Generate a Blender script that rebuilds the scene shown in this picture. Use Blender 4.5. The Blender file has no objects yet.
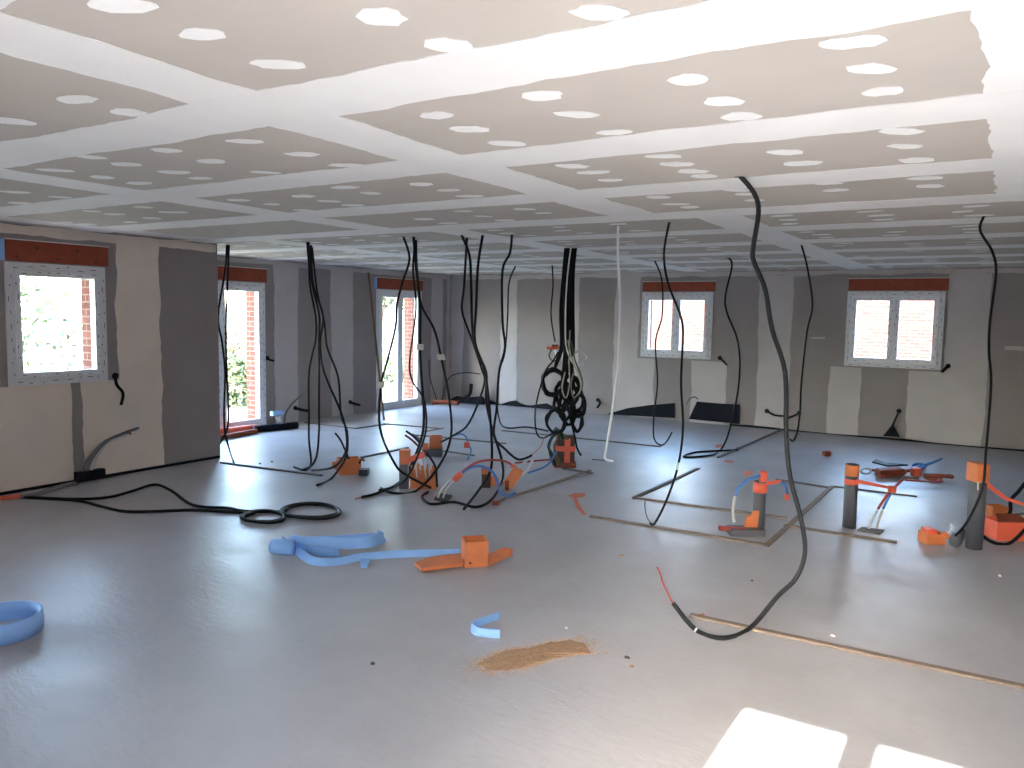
import bpy, math, random
import numpy as np
from mathutils import Vector, Matrix

sc = bpy.context.scene
col = sc.collection
rng = random.Random(7)

# ------------------------------------------------------------------ camera
FPX, YAW, PIT, ROLL = 789.16, 0.558522, 0.087887, 0.0168476
CAM_H, H = 1.745, 2.5
_cy, _sy, _cp, _sp, _cr, _sr = (math.cos(YAW), math.sin(YAW), math.cos(PIT), math.sin(PIT), math.cos(ROLL), math.sin(ROLL))
_fw = Vector((-_sy*_cp, _cy*_cp, -_sp)); _rt = Vector((_cy, _sy, 0)); _up = _rt.cross(_fw)
_r2 = _cr*_rt + _sr*_up; _u2 = -_sr*_rt + _cr*_up
CAM = Vector((0, 0, CAM_H))
cd = bpy.data.cameras.new('camera'); cam = bpy.data.objects.new('camera', cd); col.objects.link(cam)
cd.sensor_width = 36.0; cd.lens = 36.0*FPX/1024.0; cd.clip_start = 0.05; cd.clip_end = 300
M = Matrix((( _r2.x, _u2.x, -_fw.x, 0), (_r2.y, _u2.y, -_fw.y, 0), (_r2.z, _u2.z, -_fw.z, CAM_H), (0, 0, 0, 1)))
cam.matrix_world = M
sc.camera = cam

# ------------------------------------------------------------------ sky, sun, exposure
SUN_EL, SUN_AZ = math.radians(26.2), (-0.01, 1.0)           # sun travels along +y
w = bpy.data.worlds.new('sky'); sc.world = w; w.use_nodes = True
nt = w.node_tree; bg = nt.nodes['Background']
sky = nt.nodes.new('ShaderNodeTexSky'); sky.sky_type = 'NISHITA'; sky.sun_disc = False
sky.sun_elevation = SUN_EL; sky.sun_rotation = math.radians(180 - 5); sky.dust_density = 1.2
sky.air_density = 1.0; sky.ozone_density = 1.0
nt.links.new(sky.outputs['Color'], bg.inputs['Color']); bg.inputs['Strength'].default_value = 1.0
sd = bpy.data.lights.new('sun', 'SUN'); sun = bpy.data.objects.new('sun', sd); col.objects.link(sun)
sd.energy = 17.0; sd.angle = 0.009; sd.color = (1.0, 0.97, 0.95)
_sd = Vector((SUN_AZ[0]*math.cos(SUN_EL), SUN_AZ[1]*math.cos(SUN_EL), -math.sin(SUN_EL)))
sun.rotation_euler = _sd.to_track_quat('-Z', 'Y').to_euler(); sun.location = (0, -20, 15)
sc.view_settings.view_transform = 'Standard'; sc.view_settings.look = 'None'
sc.view_settings.exposure = 3.3; sc.view_settings.gamma = 1.0; sc.view_settings.use_curve_mapping = False
sc.cycles.use_denoising = True
sc.cycles.diffuse_bounces = 7; sc.cycles.max_bounces = 12; sc.cycles.transparent_max_bounces = 16
sc.cycles.sample_clamp_indirect = 8.0

def portal(loc, rot, sx, sy):
    d = bpy.data.lights.new('daylight_portal', 'AREA'); d.shape = 'RECTANGLE'; d.size = sx; d.size_y = sy
    d.cycles.is_portal = True
    o = bpy.data.objects.new('daylight_portal', d); o.location = loc; o.rotation_euler = rot; col.objects.link(o)

# ------------------------------------------------------------------ picture -> place helpers
def ray(px, py):
    return _r2*((px-512)/FPX) + _u2*((384-py)/FPX) + _fw
def fl(px, py, z=0.0):
    d = ray(px, py); t = (z-CAM_H)/d.z; return Vector((d.x*t, d.y*t, z))
def wx(px, py, X):
    d = ray(px, py); return CAM + d*(X/d.x)
def wy(px, py, Y):
    d = ray(px, py); return CAM + d*(Y/d.y)
HEAD = Vector((-_sy, _cy, 0))
def depth_of(p): return (p-CAM).dot(HEAD)
def dp(px, py, D):
    d = ray(px, py); return CAM + d*(D/d.dot(HEAD))

# ------------------------------------------------------------------ materials
def lin(c):
    return tuple((v/255/12.92 if v/255 <= 0.04045 else ((v/255+0.055)/1.055)**2.4) for v in c) + (1.0,)
MATS = {}
def mat(name, c, rough=0.6, var=0.0, scale=8.0, bump=0.0, bscale=60.0, metal=0.0, spec=0.5, c2=None, sss=0.0, trans=0.0):
    m = bpy.data.materials.new(name); m.use_nodes = True; MATS[name] = m
    n = m.node_tree.nodes; l = m.node_tree.links; b = n['Principled BSDF']
    b.inputs['Base Color'].default_value = lin(c); b.inputs['Roughness'].default_value = rough
    b.inputs['Metallic'].default_value = metal; b.inputs['Specular IOR Level'].default_value = spec
    tc = n.new('ShaderNodeTexCoord')
    if var > 0 or c2:
        t = n.new('ShaderNodeTexNoise'); t.inputs['Scale'].default_value = scale; t.inputs['Detail'].default_value = 5
        l.new(tc.outputs['Object'], t.inputs['Vector'])
        r = n.new('ShaderNodeValToRGB'); r.color_ramp.elements[0].position = 0.3; r.color_ramp.elements[1].position = 0.7
        a = lin(c); d = lin(c2) if c2 else tuple(min(1, v*(1-var)) for v in a[:3])+(1,)
        r.color_ramp.elements[0].color = d; r.color_ramp.elements[1].color = a
        l.new(t.outputs['Fac'], r.inputs['Fac']); l.new(r.outputs['Color'], b.inputs['Base Color'])
    if bump > 0:
        t2 = n.new('ShaderNodeTexNoise'); t2.inputs['Scale'].default_value = bscale; t2.inputs['Detail'].default_value = 4
        l.new(tc.outputs['Object'], t2.inputs['Vector'])
        bm = n.new('ShaderNodeBump'); bm.inputs['Strength'].default_value = bump; bm.inputs['Distance'].default_value = 0.01
        l.new(t2.outputs['Fac'], bm.inputs['Height']); l.new(bm.outputs['Normal'], b.inputs['Normal'])
    return m
mat('plaster', (234, 232, 230), 0.75, 0.06, 3, 0.15, 25)
mat('filler', (239, 238, 236), 0.7, 0.05, 10, 0.2, 40)
mat('board_ceiling', (188, 180, 171), 0.8, 0.08, 2.5, 0.05, 200)
mat('board_wall', (160, 150, 147), 0.85, 0.10, 2.0, 0.05, 200)
mat('skim_wall', (203, 194, 192), 0.8, 0.10, 2.5, 0.12, 25)
mat('skim_lit', (240, 225, 211), 0.8, 0.10, 2.5, 0.12, 25)  # same wall skim, warm bounce light on the near left wall put into its colour
mat('slab', (150, 145, 140), 0.9)
mat('pvc', (232, 233, 236), 0.35)
mat('tape_film', (226, 226, 228), 0.45, 0.05, 20)
mat('print', (52, 50, 54), 0.6)
mat('clay_box', (158, 74, 48), 0.75, 0.25, 12, 0.2, 80)
mat('white_line', (225, 222, 218), 0.6)
mat('blue_foam', (152, 196, 250), 0.55, 0.12, 6, 0.1, 60)
mat('blue_dark', (58, 84, 130), 0.6, 0.15, 8)
mat('orange', (222, 126, 74), 0.5, 0.18, 9, 0.08, 60)
mat('red_orange', (236, 104, 76), 0.5, 0.1, 9)
mat('rust', (150, 72, 48), 0.75, 0.3, 14, 0.2, 50)
mat('paint_orange', (225, 118, 88), 0.7, 0.2, 30)
mat('black_cable', (17, 17, 19), 0.6, 0.2, 20, spec=0.25)
mat('grey_cable', (34, 36, 39), 0.6, 0.15, 20, spec=0.25)
mat('white_cable', (225, 225, 228), 0.4)
mat('grey_tube', (120, 118, 118), 0.5, 0.1, 20)
mat('white_tube', (205, 203, 200), 0.5)
mat('blue_wire', (62, 118, 190), 0.45)
mat('red_wire', (158, 52, 44), 0.5)
mat('green_wire', (70, 96, 78), 0.55, 0.2, 20)
mat('copper', (176, 92, 66), 0.45)
mat('pipe_grey', (92, 94, 102), 0.5, 0.12, 10)
mat('wood', (146, 128, 114), 0.8, 0.3, 18, 0.2, 60)
mat('wood_dark', (114, 106, 100), 0.8, 0.25, 18, 0.2, 60)
mat('wood_pole', (140, 108, 82), 0.75, 0.2, 18)
mat('membrane', (20, 22, 34), 0.65, 0.25, 6, 0.2, 20, spec=0.2)
mat('sand', (178, 142, 110), 0.95, 0.3, 40, 0.5, 120)
mat('debris', (92, 84, 78), 0.9, 0.3, 30)
mat('crumb', (205, 200, 195), 0.85)
mat('rope_cream', (176, 170, 148), 0.6)
mat('block_dark', (84, 66, 58), 0.8, 0.3, 20, 0.2, 50)
mat('leaf', (64, 76, 42), 0.7, c2=(44, 56, 30), scale=1.5)
mat('leaf_dark', (44, 54, 34), 0.7, c2=(30, 40, 24), scale=1.5)
mat('leaf_dry', (104, 80, 50), 0.7, c2=(76, 70, 42), scale=2)
mat('bark', (92, 80, 68), 0.9, 0.3, 20)
mat('ground', (122, 116, 106), 0.95, c2=(88, 94, 76), scale=0.6)
mat('tag', (226, 224, 214), 0.6)

def brick_mat(name, c1, c2, mortar, sx=0.225, sy=0.075):
    m = bpy.data.materials.new(name); m.use_nodes = True; MATS[name] = m
    n = m.node_tree.nodes; l = m.node_tree.links; b = n['Principled BSDF']; b.inputs['Roughness'].default_value = 0.85; b.inputs['Specular IOR Level'].default_value = 0.05
    tc = n.new('ShaderNodeTexCoord'); sp = n.new('ShaderNodeSeparateXYZ'); l.new(tc.outputs['Object'], sp.inputs[0])
    ad = n.new('ShaderNodeMath'); l.new(sp.outputs['X'], ad.inputs[0]); l.new(sp.outputs['Y'], ad.inputs[1])
    cb = n.new('ShaderNodeCombineXYZ'); l.new(ad.outputs[0], cb.inputs['X']); l.new(sp.outputs['Z'], cb.inputs['Y'])
    br = n.new('ShaderNodeTexBrick'); l.new(cb.outputs[0], br.inputs['Vector'])
    br.inputs['Scale'].default_value = 1.0; br.inputs['Brick Width'].default_value = sx; br.inputs['Row Height'].default_value = sy
    br.inputs['Mortar Size'].default_value = 0.007; br.inputs['Color1'].default_value = lin(c1)
    br.inputs['Color2'].default_value = lin(c2); br.inputs['Mortar'].default_value = lin(mortar)
    l.new(br.outputs['Color'], b.inputs['Base Color'])
    bm = n.new('ShaderNodeBump'); bm.inputs['Strength'].default_value = 0.5; bm.inputs['Distance'].default_value = 0.01; bm.invert = True
    l.new(br.outputs['Fac'], bm.inputs['Height']); l.new(bm.outputs['Normal'], b.inputs['Normal'])
    return m
brick_mat('brick', (96, 62, 55), (82, 52, 46), (104, 94, 90))
brick_mat('brick_far', (56, 32, 29), (48, 26, 24), (68, 59, 56))

def floor_mat():
    m = bpy.data.materials.new('floor_film'); m.use_nodes = True; MATS['floor'] = m
    n = m.node_tree.nodes; l = m.node_tree.links; b = n['Principled BSDF']
    tc = n.new('ShaderNodeTexCoord')
    t = n.new('ShaderNodeTexNoise'); t.inputs['Scale'].default_value = 0.9; t.inputs['Detail'].default_value = 8; t.inputs['Roughness'].default_value = 0.62
    l.new(tc.outputs['Object'], t.inputs['Vector'])
    r = n.new('ShaderNodeValToRGB'); r.color_ramp.elements[0].position = 0.3; r.color_ramp.elements[1].position = 0.72
    r.color_ramp.elements[0].color = lin((166, 162, 165)); r.color_ramp.elements[1].color = lin((187, 184, 188))
    l.new(t.outputs['Fac'], r.inputs['Fac'])
    d = n.new('ShaderNodeTexNoise'); d.inputs['Scale'].default_value = 2.3; d.inputs['Detail'].default_value = 9; d.inputs['Roughness'].default_value = 0.7
    mp0 = n.new('ShaderNodeMapping'); mp0.inputs['Location'].default_value = (13, 4, 0); l.new(tc.outputs['Object'], mp0.inputs['Vector']); l.new(mp0.outputs['Vector'], d.inputs['Vector'])
    r2 = n.new('ShaderNodeValToRGB'); r2.color_ramp.elements[0].position = 0.58; r2.color_ramp.elements[1].position = 0.78
    r2.color_ramp.elements[0].color = (0, 0, 0, 1); r2.color_ramp.elements[1].color = (0.35, 0.35, 0.35, 1)
    l.new(d.outputs['Fac'], r2.inputs['Fac'])
    mx = n.new('ShaderNodeMixRGB'); mx.inputs['Color2'].default_value = lin((168, 152, 136))
    l.new(r2.outputs['Color'], mx.inputs['Fac']); l.new(r.outputs['Color'], mx.inputs['Color1']); l.new(mx.outputs['Color'], b.inputs['Base Color'])
    # wrinkled, slightly glossy film
    mp = n.new('ShaderNodeMapping'); mp.inputs['Rotation'].default_value = (0, 0, 0.5); mp.inputs['Scale'].default_value = (8, 22, 1)
    l.new(tc.outputs['Object'], mp.inputs['Vector'])
    wn = n.new('ShaderNodeTexNoise'); wn.inputs['Scale'].default_value = 1.0; wn.inputs['Detail'].default_value = 5; wn.inputs['Roughness'].default_value = 0.6; wn.inputs['Distortion'].default_value = 0.8
    l.new(mp.outputs['Vector'], wn.inputs['Vector'])
    bm = n.new('ShaderNodeBump'); bm.inputs['Strength'].default_value = 0.24; bm.inputs['Distance'].default_value = 0.014
    l.new(wn.outputs['Fac'], bm.inputs['Height']); l.new(bm.outputs['Normal'], b.inputs['Normal'])
    rr = n.new('ShaderNodeMapRange'); rr.inputs['From Min'].default_value = 0.35; rr.inputs['From Max'].default_value = 0.7; rr.inputs['To Min'].default_value = 0.34; rr.inputs['To Max'].default_value = 0.48
    l.new(d.outputs['Fac'], rr.inputs['Value']); l.new(rr.outputs['Result'], b.inputs['Roughness']); b.inputs['Specular IOR Level'].default_value = 0.36
floor_mat()

def glass_mat():
    m = bpy.data.materials.new('pane_glass'); m.use_nodes = True; MATS['glass'] = m
    n = m.node_tree.nodes; l = m.node_tree.links
    n.remove(n['Principled BSDF']); out = n['Material Output']
    tr = n.new('ShaderNodeBsdfTransparent'); tr.inputs['Color'].default_value = (0.94, 0.96, 0.95, 1)
    gl = n.new('ShaderNodeBsdfGlossy'); gl.inputs['Roughness'].default_value = 0.02
    lw = n.new('ShaderNodeLayerWeight'); lw.inputs['Blend'].default_value = 0.5
    pw = n.new('ShaderNodeMath'); pw.operation = 'POWER'; pw.inputs[1].default_value = 5.0; l.new(lw.outputs['Facing'], pw.inputs[0])
    fr = n.new('ShaderNodeMath'); fr.operation = 'MULTIPLY_ADD'; fr.inputs[1].default_value = 0.94; fr.inputs[2].default_value = 0.03; l.new(pw.outputs[0], fr.inputs[0])
    mx = n.new('ShaderNodeMixShader'); l.new(fr.outputs[0], mx.inputs[0]); l.new(tr.outputs[0], mx.inputs[1]); l.new(gl.outputs[0], mx.inputs[2])
    l.new(mx.outputs[0], out.inputs['Surface'])
glass_mat()

# ------------------------------------------------------------------ mesh builder
class MB:
    def __init__(s): s.v = []; s.f = []
    def box(s, a, b):
        x0, y0, z0 = a; x1, y1, z1 = b; k = len(s.v)
        s.v += [(x0,y0,z0),(x1,y0,z0),(x1,y1,z0),(x0,y1,z0),(x0,y0,z1),(x1,y0,z1),(x1,y1,z1),(x0,y1,z1)]
        s.f += [tuple(k+i for i in q) for q in ((3,2,1,0),(4,5,6,7),(0,1,5,4),(1,2,6,5),(2,3,7,6),(3,0,4,7))]; return s
    def obox(s, c, ax, ay, az):                       # oriented box: centre and three half axes
        c, ax, ay, az = map(Vector, (c, ax, ay, az)); k = len(s.v)
        for sz in (-1, 1):
            for sx, sy in ((-1,-1),(1,-1),(1,1),(-1,1)): s.v.append(tuple(c+ax*sx+ay*sy+az*sz))
        s.f += [tuple(k+i for i in q) for q in ((3,2,1,0),(4,5,6,7),(0,1,5,4),(1,2,6,5),(2,3,7,6),(3,0,4,7))]; return s
    def tube(s, pts, r, n=8, sub=5, taper=None):
        P = smooth(pts, sub); k0 = len(s.v); N = len(P)
        up = Vector((0.3, 0.2, 1)).normalized(); prev = None
        for i, p in enumerate(P):
            t = (P[min(i+1, N-1)] - P[max(i-1, 0)]); t = t.normalized() if t.length > 1e-9 else Vector((0, 0, 1))
            if prev is None:
                a = t.cross(up) if abs(t.dot(up)) < 0.95 else t.cross(Vector((1, 0, 0)))
            else: a = prev - t*prev.dot(t)
            if a.length < 1e-6: a = t.orthogonal()
            a.normalize(); b = t.cross(a); prev = a
            rr = r if taper is None else r*(1+(taper-1)*i/(N-1))
            for j in range(n):
                q = 2*math.pi*j/n; s.v.append(tuple(p + (a*math.cos(q)+b*math.sin(q))*rr))
        for i in range(N-1):
            for j in range(n):
                s.f.append((k0+i*n+j, k0+i*n+(j+1)%n, k0+(i+1)*n+(j+1)%n, k0+(i+1)*n+j))
        s.f.append(tuple(k0+j for j in range(n-1, -1, -1))); s.f.append(tuple(k0+(N-1)*n+j for j in range(n))); return s
    def prism(s, poly, n, th):                        # polygon (3-D points) extruded by th along n
        k = len(s.v); m = len(poly); n = Vector(n)*th
        s.v += [tuple(p) for p in poly] + [tuple(Vector(p)+n) for p in poly]
        s.f.append(tuple(range(k+m-1, k-1, -1))); s.f.append(tuple(range(k+m, k+2*m)))
        for i in range(m): s.f.append((k+i, k+(i+1) % m, k+m+(i+1) % m, k+m+i))
        return s
    def ribbon(s, pts, h, th, sub=6, lean=0.0):       # strip standing on edge along a path
        P = smooth(pts, sub); k = len(s.v); N = len(P)
        for i, p in enumerate(P):
            t = (P[min(i+1, N-1)] - P[max(i-1, 0)]); t.z = 0; t.normalize(); nn = Vector((-t.y, t.x, 0))
            upv = (Vector((0, 0, 1)) + nn*lean).normalized()*h
            for q in (p-nn*th/2, p+nn*th/2, p+nn*th/2+upv, p-nn*th/2+upv): s.v.append(tuple(q))
        for i in range(N-1):
            for j in range(4): s.f.append((k+i*4+j, k+(i+1)*4+j, k+(i+1)*4+(j+1) % 4, k+i*4+(j+1) % 4))
        s.f.append((k, k+1, k+2, k+3)); e = k+(N-1)*4; s.f.append((e+3, e+2, e+1, e)); return s
    def lathe(s, c, prof, n=20):                      # (radius, z) profile about vertical axis
        k = len(s.v); c = Vector(c); m = len(prof)
        for r, z in prof:
            for j in range(n):
                q = 2*math.pi*j/n; s.v.append((c.x+r*math.cos(q), c.y+r*math.sin(q), c.z+z))
        for i in range(m-1):
            for j in range(n): s.f.append((k+i*n+j, k+i*n+(j+1) % n, k+(i+1)*n+(j+1) % n, k+(i+1)*n+j))
        return s
    def build(s, name, m, parent=None, smoothed=False, bevel=0.0):
        me = bpy.data.meshes.new(name); me.from_pydata(s.v, [], s.f); me.update()
        me.materials.append(MATS[m] if isinstance(m, str) else m)
        if smoothed:
            me.polygons.foreach_set('use_smooth', [True]*len(me.polygons))
        o = bpy.data.objects.new(name, me); col.objects.link(o)
        if parent: o.parent = parent
        if bevel:
            bv = o.modifiers.new('bevel', 'BEVEL'); bv.width = bevel; bv.segments = 2; bv.limit_method = 'ANGLE'
        return o
def smooth(pts, sub):
    pts = [Vector(p) for p in pts]
    if len(pts) < 3 or sub < 2: return pts
    out = []
    for i in range(len(pts)-1):
        p0 = pts[max(i-1, 0)]; p1 = pts[i]; p2 = pts[i+1]; p3 = pts[min(i+2, len(pts)-1)]
        for k in range(sub):
            t = k/sub
            out.append(0.5*((2*p1)+(p2-p0)*t+(2*p0-5*p1+4*p2-p3)*t*t+(3*p1-p0-3*p2+p3)*t**3))
    out.append(pts[-1]); return out
def tag(o, label=None, cat=None, group=None, kind=None):
    if label: o['label'] = label
    if cat: o['category'] = cat
    if group: o['group'] = group
    if kind: o['kind'] = kind
    return o
def empty(name, loc, label=None, cat=None, group=None, kind=None):
    o = bpy.data.objects.new(name, None); o.empty_display_size = 0.1; col.objects.link(o)
    o.location = loc; return tag(o, label, cat, group, kind)
def adopt(part, thing):
    part.parent = thing; part.matrix_parent_inverse = Matrix.Translation(-Vector(thing.location)); return part

# ------------------------------------------------------------------ room dimensions
XL, XF, YC, YB, YR, XR = -7.80, -9.44, 6.0, 12.75, -0.60, 4.20   # left wall, far-left wall, corner, back, rear, right
T_IN, T_OUT = 0.16, 0.22

fo = MB().box((XF-0.02, YR, -0.12), (XR, YB, 0.0)).build('floor', 'floor'); tag(fo, 'grey screed floor covered by a slightly glossy film', None, None, 'structure')

# walls: openings are (u0,u1,z0,z1) along the wall
def wall_boxes(mb, axis, base, t0, t1, u0, u1, ops, z0=0.0, z1=H):
    us = sorted(set([u0, u1] + [o[0] for o in ops] + [o[1] for o in ops])); zs = sorted(set([z0, z1] + [o[2] for o in ops] + [o[3] for o in ops]))
    for a, b in zip(us, us[1:]):
        col_cells = []
        for c, d in zip(zs, zs[1:]):
            m = ((a+b)/2, (c+d)/2)
            if any(o[0] < m[0] < o[1] and o[2] < m[1] < o[3] for o in ops): continue
            if axis == 'x': mb.box((min(base+t0, base+t1), a, c), (max(base+t0, base+t1), b, d))
            else: mb.box((a, min(base+t0, base+t1), c), (b, max(base+t0, base+t1), d))
W1 = (3.69, 4.64, 1.0, 2.15); W2 = (6.50, 8.08, 0.0, 2.15); W3 = (10.55, 11.80, 0.0, 2.15)
W4 = (-5.35, -4.11, 1.06, 2.165); W5 = (-2.06, -0.77, 1.06, 2.175)
WR = (-0.985, 0.25, 0.0, 2.2); WP = (-0.2, 1.1, 0.0, 2.15)
def grow(o, d): return (o[0]+d, o[1]-d, o[2]+(d if o[2] > 0 else 0), o[3]-d)
def make_wall(name, label, axis, base, sgn, u0, u1, ops, ext0=0.0, ext1=0.0):
    mb = MB(); wall_boxes(mb, axis, base, 0.0, sgn*T_IN, u0, u1, ops)
    wo = mb.build(name, 'board_wall'); tag(wo, label, None, None, 'structure')
    mb = MB(); wall_boxes(mb, axis, base, sgn*T_IN, sgn*(T_IN+T_OUT), u0-ext0, u1+ext1, [grow(o, 0.03) for o in ops], -0.3, H+0.25)
    mb.build('brick_skin', 'brick', wo)
    return wo
wl = make_wall('wall_left', 'left wall of taped plasterboard around the nearest window', 'x', XL, -1, YR, YC, [W1, WP], 0.0, 0.0)
wf = make_wall('wall_far_left', 'set-back far left wall of taped plasterboard with two glazed doors', 'x', XF, -1, YC+0.1, YB, [W2, W3], 0.0, 0.3)
wb = make_wall('wall_back', 'back wall of taped plasterboard with two double windows', 'y', YB, 1, XF, XR, [W4, W5], 0.1, 0.3)
wr = make_wall('wall_rear', 'rear wall behind the viewer with a glazed door', 'y', YR, -1, XL, XR, [WR], 0.3, 0.3)
wq = make_wall('wall_right', 'right wall outside the picture', 'x', XR, 1, YR, YB, [], 0.0, 0.0)
mb = MB().box((XF-0.38, YC-0.14, -0.3), (XL-T_IN, YC, H)); wc = mb.build('wall_return', 'board_wall'); tag(wc, 'short return wall behind the projecting left corner', None, None, 'structure')

# ------------------------------------------------------------------ ceiling: boards, bands, filler patches
cs = MB().box((XF-0.3, YR-0.3, H+0.015), (XR+0.3, YB+0.3, H+0.25)).build('ceiling', 'slab'); tag(cs, 'taped plasterboard ceiling with white joint bands and screw patches', None, None, 'structure')
JY = [YR, 0.888-0.0] + [2.088+1.2*k for k in range(0, 9)] + [YB]
JY = [y for y in JY if y < YB-0.2] + [YB]
def row_joints(y):
    off = -2.43 if y < 5.6 else -1.89
    return [x for x in (off+2.5*k for k in range(-4, 4)) if XF+0.3 < x < XR-0.2]
def board_ends(y):
    x0 = XL if y < YC-0.15 else XF
    return [x0] + [x for x in row_joints(y) if x > x0+0.3] + [XR]
BW = 0.36
def jag_band(p0, p1, width, th, z, name, m, parent, amp=0.010, step=0.05, nrm=(0, 0, -1), side=None, seed=None):
    """a strip of joint compound with uneven edges; p0,p1 centre ends; lies against a plane with normal nrm"""
    p0, p1 = Vector(p0), Vector(p1); L = (p1-p0).length; d = (p1-p0)/L; nn = Vector(nrm); s = d.cross(nn).normalized()
    n = max(2, int(L/step)); a, b = [], []
    r1 = r2 = 0.0
    for i in range(n+1):
        r1 = 0.75*r1 + rng.uniform(-amp, amp); r2 = 0.75*r2 + rng.uniform(-amp, amp)
        c = p0 + d*(L*i/n)
        a.append(c + s*(width/2+r1)); b.append(c - s*(width/2+r2))
    mb = MB(); k = 0
    for i in range(n+1): mb.v += [tuple(a[i]), tuple(b[i]), tuple(a[i]+nn*th), tuple(b[i]+nn*th)]
    for i in range(n):
        q = 4*i; mb.f += [(q+2, q+3, q+7, q+6), (q, q+4, q+5, q+1), (q, q+2, q+6, q+4), (q+1, q+5, q+7, q+3)]
    mb.f += [(0, 1, 3, 2), (4*n, 4*n+2, 4*n+3, 4*n+1)]
    return mb.build(name, m, parent)
for a, b in zip(JY, JY[1:]):
    xs = board_ends((a+b)/2)
    for x0, x1 in zip(xs, xs[1:]):
        MB().box((x0+0.002, a+0.002, H), (x1-0.002, b-0.002, H+0.013)).build('plasterboard', 'board_ceiling', cs)
    for x in xs[1:-1]:
        jag_band((x, a, H), (x, b, H), BW, 0.0022, H, 'joint_band', 'plaster', cs)
for y in JY[1:-1]:
    x0 = XL if y < YC-0.1 else XF
    jag_band((x0, y, H), (XR, y, H), BW, 0.0032, H, 'joint_band', 'plaster', cs)
# filler patches over the screws; the near ones where the picture shows them
PATCH = [(123,5),(202,34),(76,99),(12,121),(128,112),(92,157),(126,164),(166,150),(211,161),(55,170),(102,177),(175,172),(139,183),(200,178),(245,141),(62,180),
 (381,17),(448,45),(278,64),(437,115),(470,129),(506,143),(302,154),(346,165),(265,172),(421,184),(345,187),(238,200),(271,204),(303,196),(329,201),(371,193),(303,210),(352,205),
 (601,12),(541,95),(577,114),(614,132),(689,79),(724,101),(741,116),(572,166),(594,172),(610,180),(663,156),(676,164),(692,171),(703,176),
 (853,42),(871,68),(883,91),(901,131),(906,146),(785,152),(803,163),(916,160),(926,178),(930,186),(829,183),(836,190),(658,197),(676,204),(690,207),(738,190),(745,194),(755,200),
 (16,192),(60,197),(20,203),(92,211),(115,214),(143,207),(168,212),(152,218),(178,212),(64,222),(86,224),(130,222),
 (448,190),(470,196),(463,211),(483,216),(505,220),(525,209),(543,213),(424,219),(449,223)]
def blob(c, rx, ry, ang, name, m, parent, th=0.0026, n=14, nz=-1):
    a, b = [], []
    for j in range(n):
        q = 2*math.pi*j/n; rr = 1+rng.uniform(-0.14, 0.14)
        x, y = rx*rr*math.cos(q), ry*rr*math.sin(q)
        p = Vector((c[0]+x*math.cos(ang)-y*math.sin(ang), c[1]+x*math.sin(ang)+y*math.cos(ang), c[2]))
        a.append(p)
    if nz > 0: return MB().prism(a, (0, 0, 1), th).build(name, m, parent)
    return MB().prism(a[::-1], (0, 0, -1), th).build(name, m, parent)
for px, py in PATCH:
    p = fl(px, py, H)
    blob(p, rng.uniform(0.065, 0.095), rng.uniform(0.042, 0.062), YAW+rng.uniform(-0.5, 0.3), 'filler_patch', 'filler', cs)
for a, b in zip(JY, JY[1:]):                                   # farther boards: screw rows every 60 cm
    if a < 5.6: continue
    for x0, x1 in zip(board_ends((a+b)/2), board_ends((a+b)/2)[1:]):
        if x0 > 1.0: continue
        k = 0
        x = x0+0.42
        while x < x1-0.3 and k < 4:
            for f in (0.28, 0.5, 0.72):
                if rng.random() < 0.25: continue
                blob((x+rng.uniform(-.06, .06), a+(b-a)*f, H), rng.uniform(0.07, 0.1), rng.uniform(0.03, 0.05), rng.uniform(-.3, .3), 'filler_patch', 'filler', cs, n=10)
            x += 0.6; k += 1

# ------------------------------------------------------------------ light skim bands on the walls
def wband(wall, axis, base, sgn, u0, u1, z0, z1, m='skim_wall', th=0.0025):
    n = (sgn, 0, 0) if axis == 'x' else (0, sgn, 0); c = (u0+u1)/2
    p0 = (base, c, z0) if axis == 'x' else (c, base, z0); p1 = (base, c, z1) if axis == 'x' else (c, base, z1)
    jag_band(p0, p1, u1-u0, th+rng.uniform(-.0005, .0005), 0, 'joint_band', m, wall, amp=0.012, step=0.08, nrm=n)
def wband_h(wall, axis, base, sgn, u0, u1, z0, z1, m='skim_wall', th=0.0032):
    n = (sgn, 0, 0) if axis == 'x' else (0, sgn, 0); z = (z0+z1)/2
    p0 = (base, u0, z) if axis == 'x' else (u0, base, z); p1 = (base, u1, z) if axis == 'x' else (u1, base, z)
    jag_band(p0, p1, z1-z0, th, 0, 'joint_band', m, wall, amp=0.010, step=0.08, nrm=n)
for u0, u1, z0, z1 in ((4.76, 5.26, 0.0, 2.44), (2.1, 4.27, 0.0, 1.0), (4.37, 4.79, 0.0, 1.0), (2.1, 3.62, 0.96, 2.4)):
    wband(wl, 'x', XL, 1, u0, u1, z0, z1, 'skim_lit')
wband_h(wl, 'x', XL, 1, YR+0.02, YC-0.02, 2.41, 2.495, 'skim_lit')
for u0, u1 in ((8.26, 8.74), (9.46, 9.97), (12.13, 12.50), (12.62, YB-0.01)):
    wband(wf, 'x', XF, 1, u0, u1, 0.0, 2.42)
wband_h(wf, 'x', XF, 1, YC+0.12, YB-0.02, 2.415, 2.495)
for u0, u1, z0, z1 in ((XF+0.01, -9.14, 0, 2.42), (-8.25, -7.87, 0, 2.42), (-6.90, -6.57, 0, 2.42), (-5.86, -5.40, 0, 2.42), (-5.43, -5.09, 0, 1.03), (-4.42, -3.85, 0, 1.03), (-3.36, -2.86, 0, 2.42),
      (-2.27, -1.82, 0, 1.04), (-1.18, -0.68, 0, 1.03), (-0.74, -0.21, 0, 2.42), (0.95, 1.45, 0, 2.42), (2.1, 2.6, 0, 2.42)):
    wband(wb, 'y', YB, -1, u0, u1, z0, z1)
wband_h(wb, 'y', YB, -1, XF+0.02, XR-0.02, 2.415, 2.495)
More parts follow.
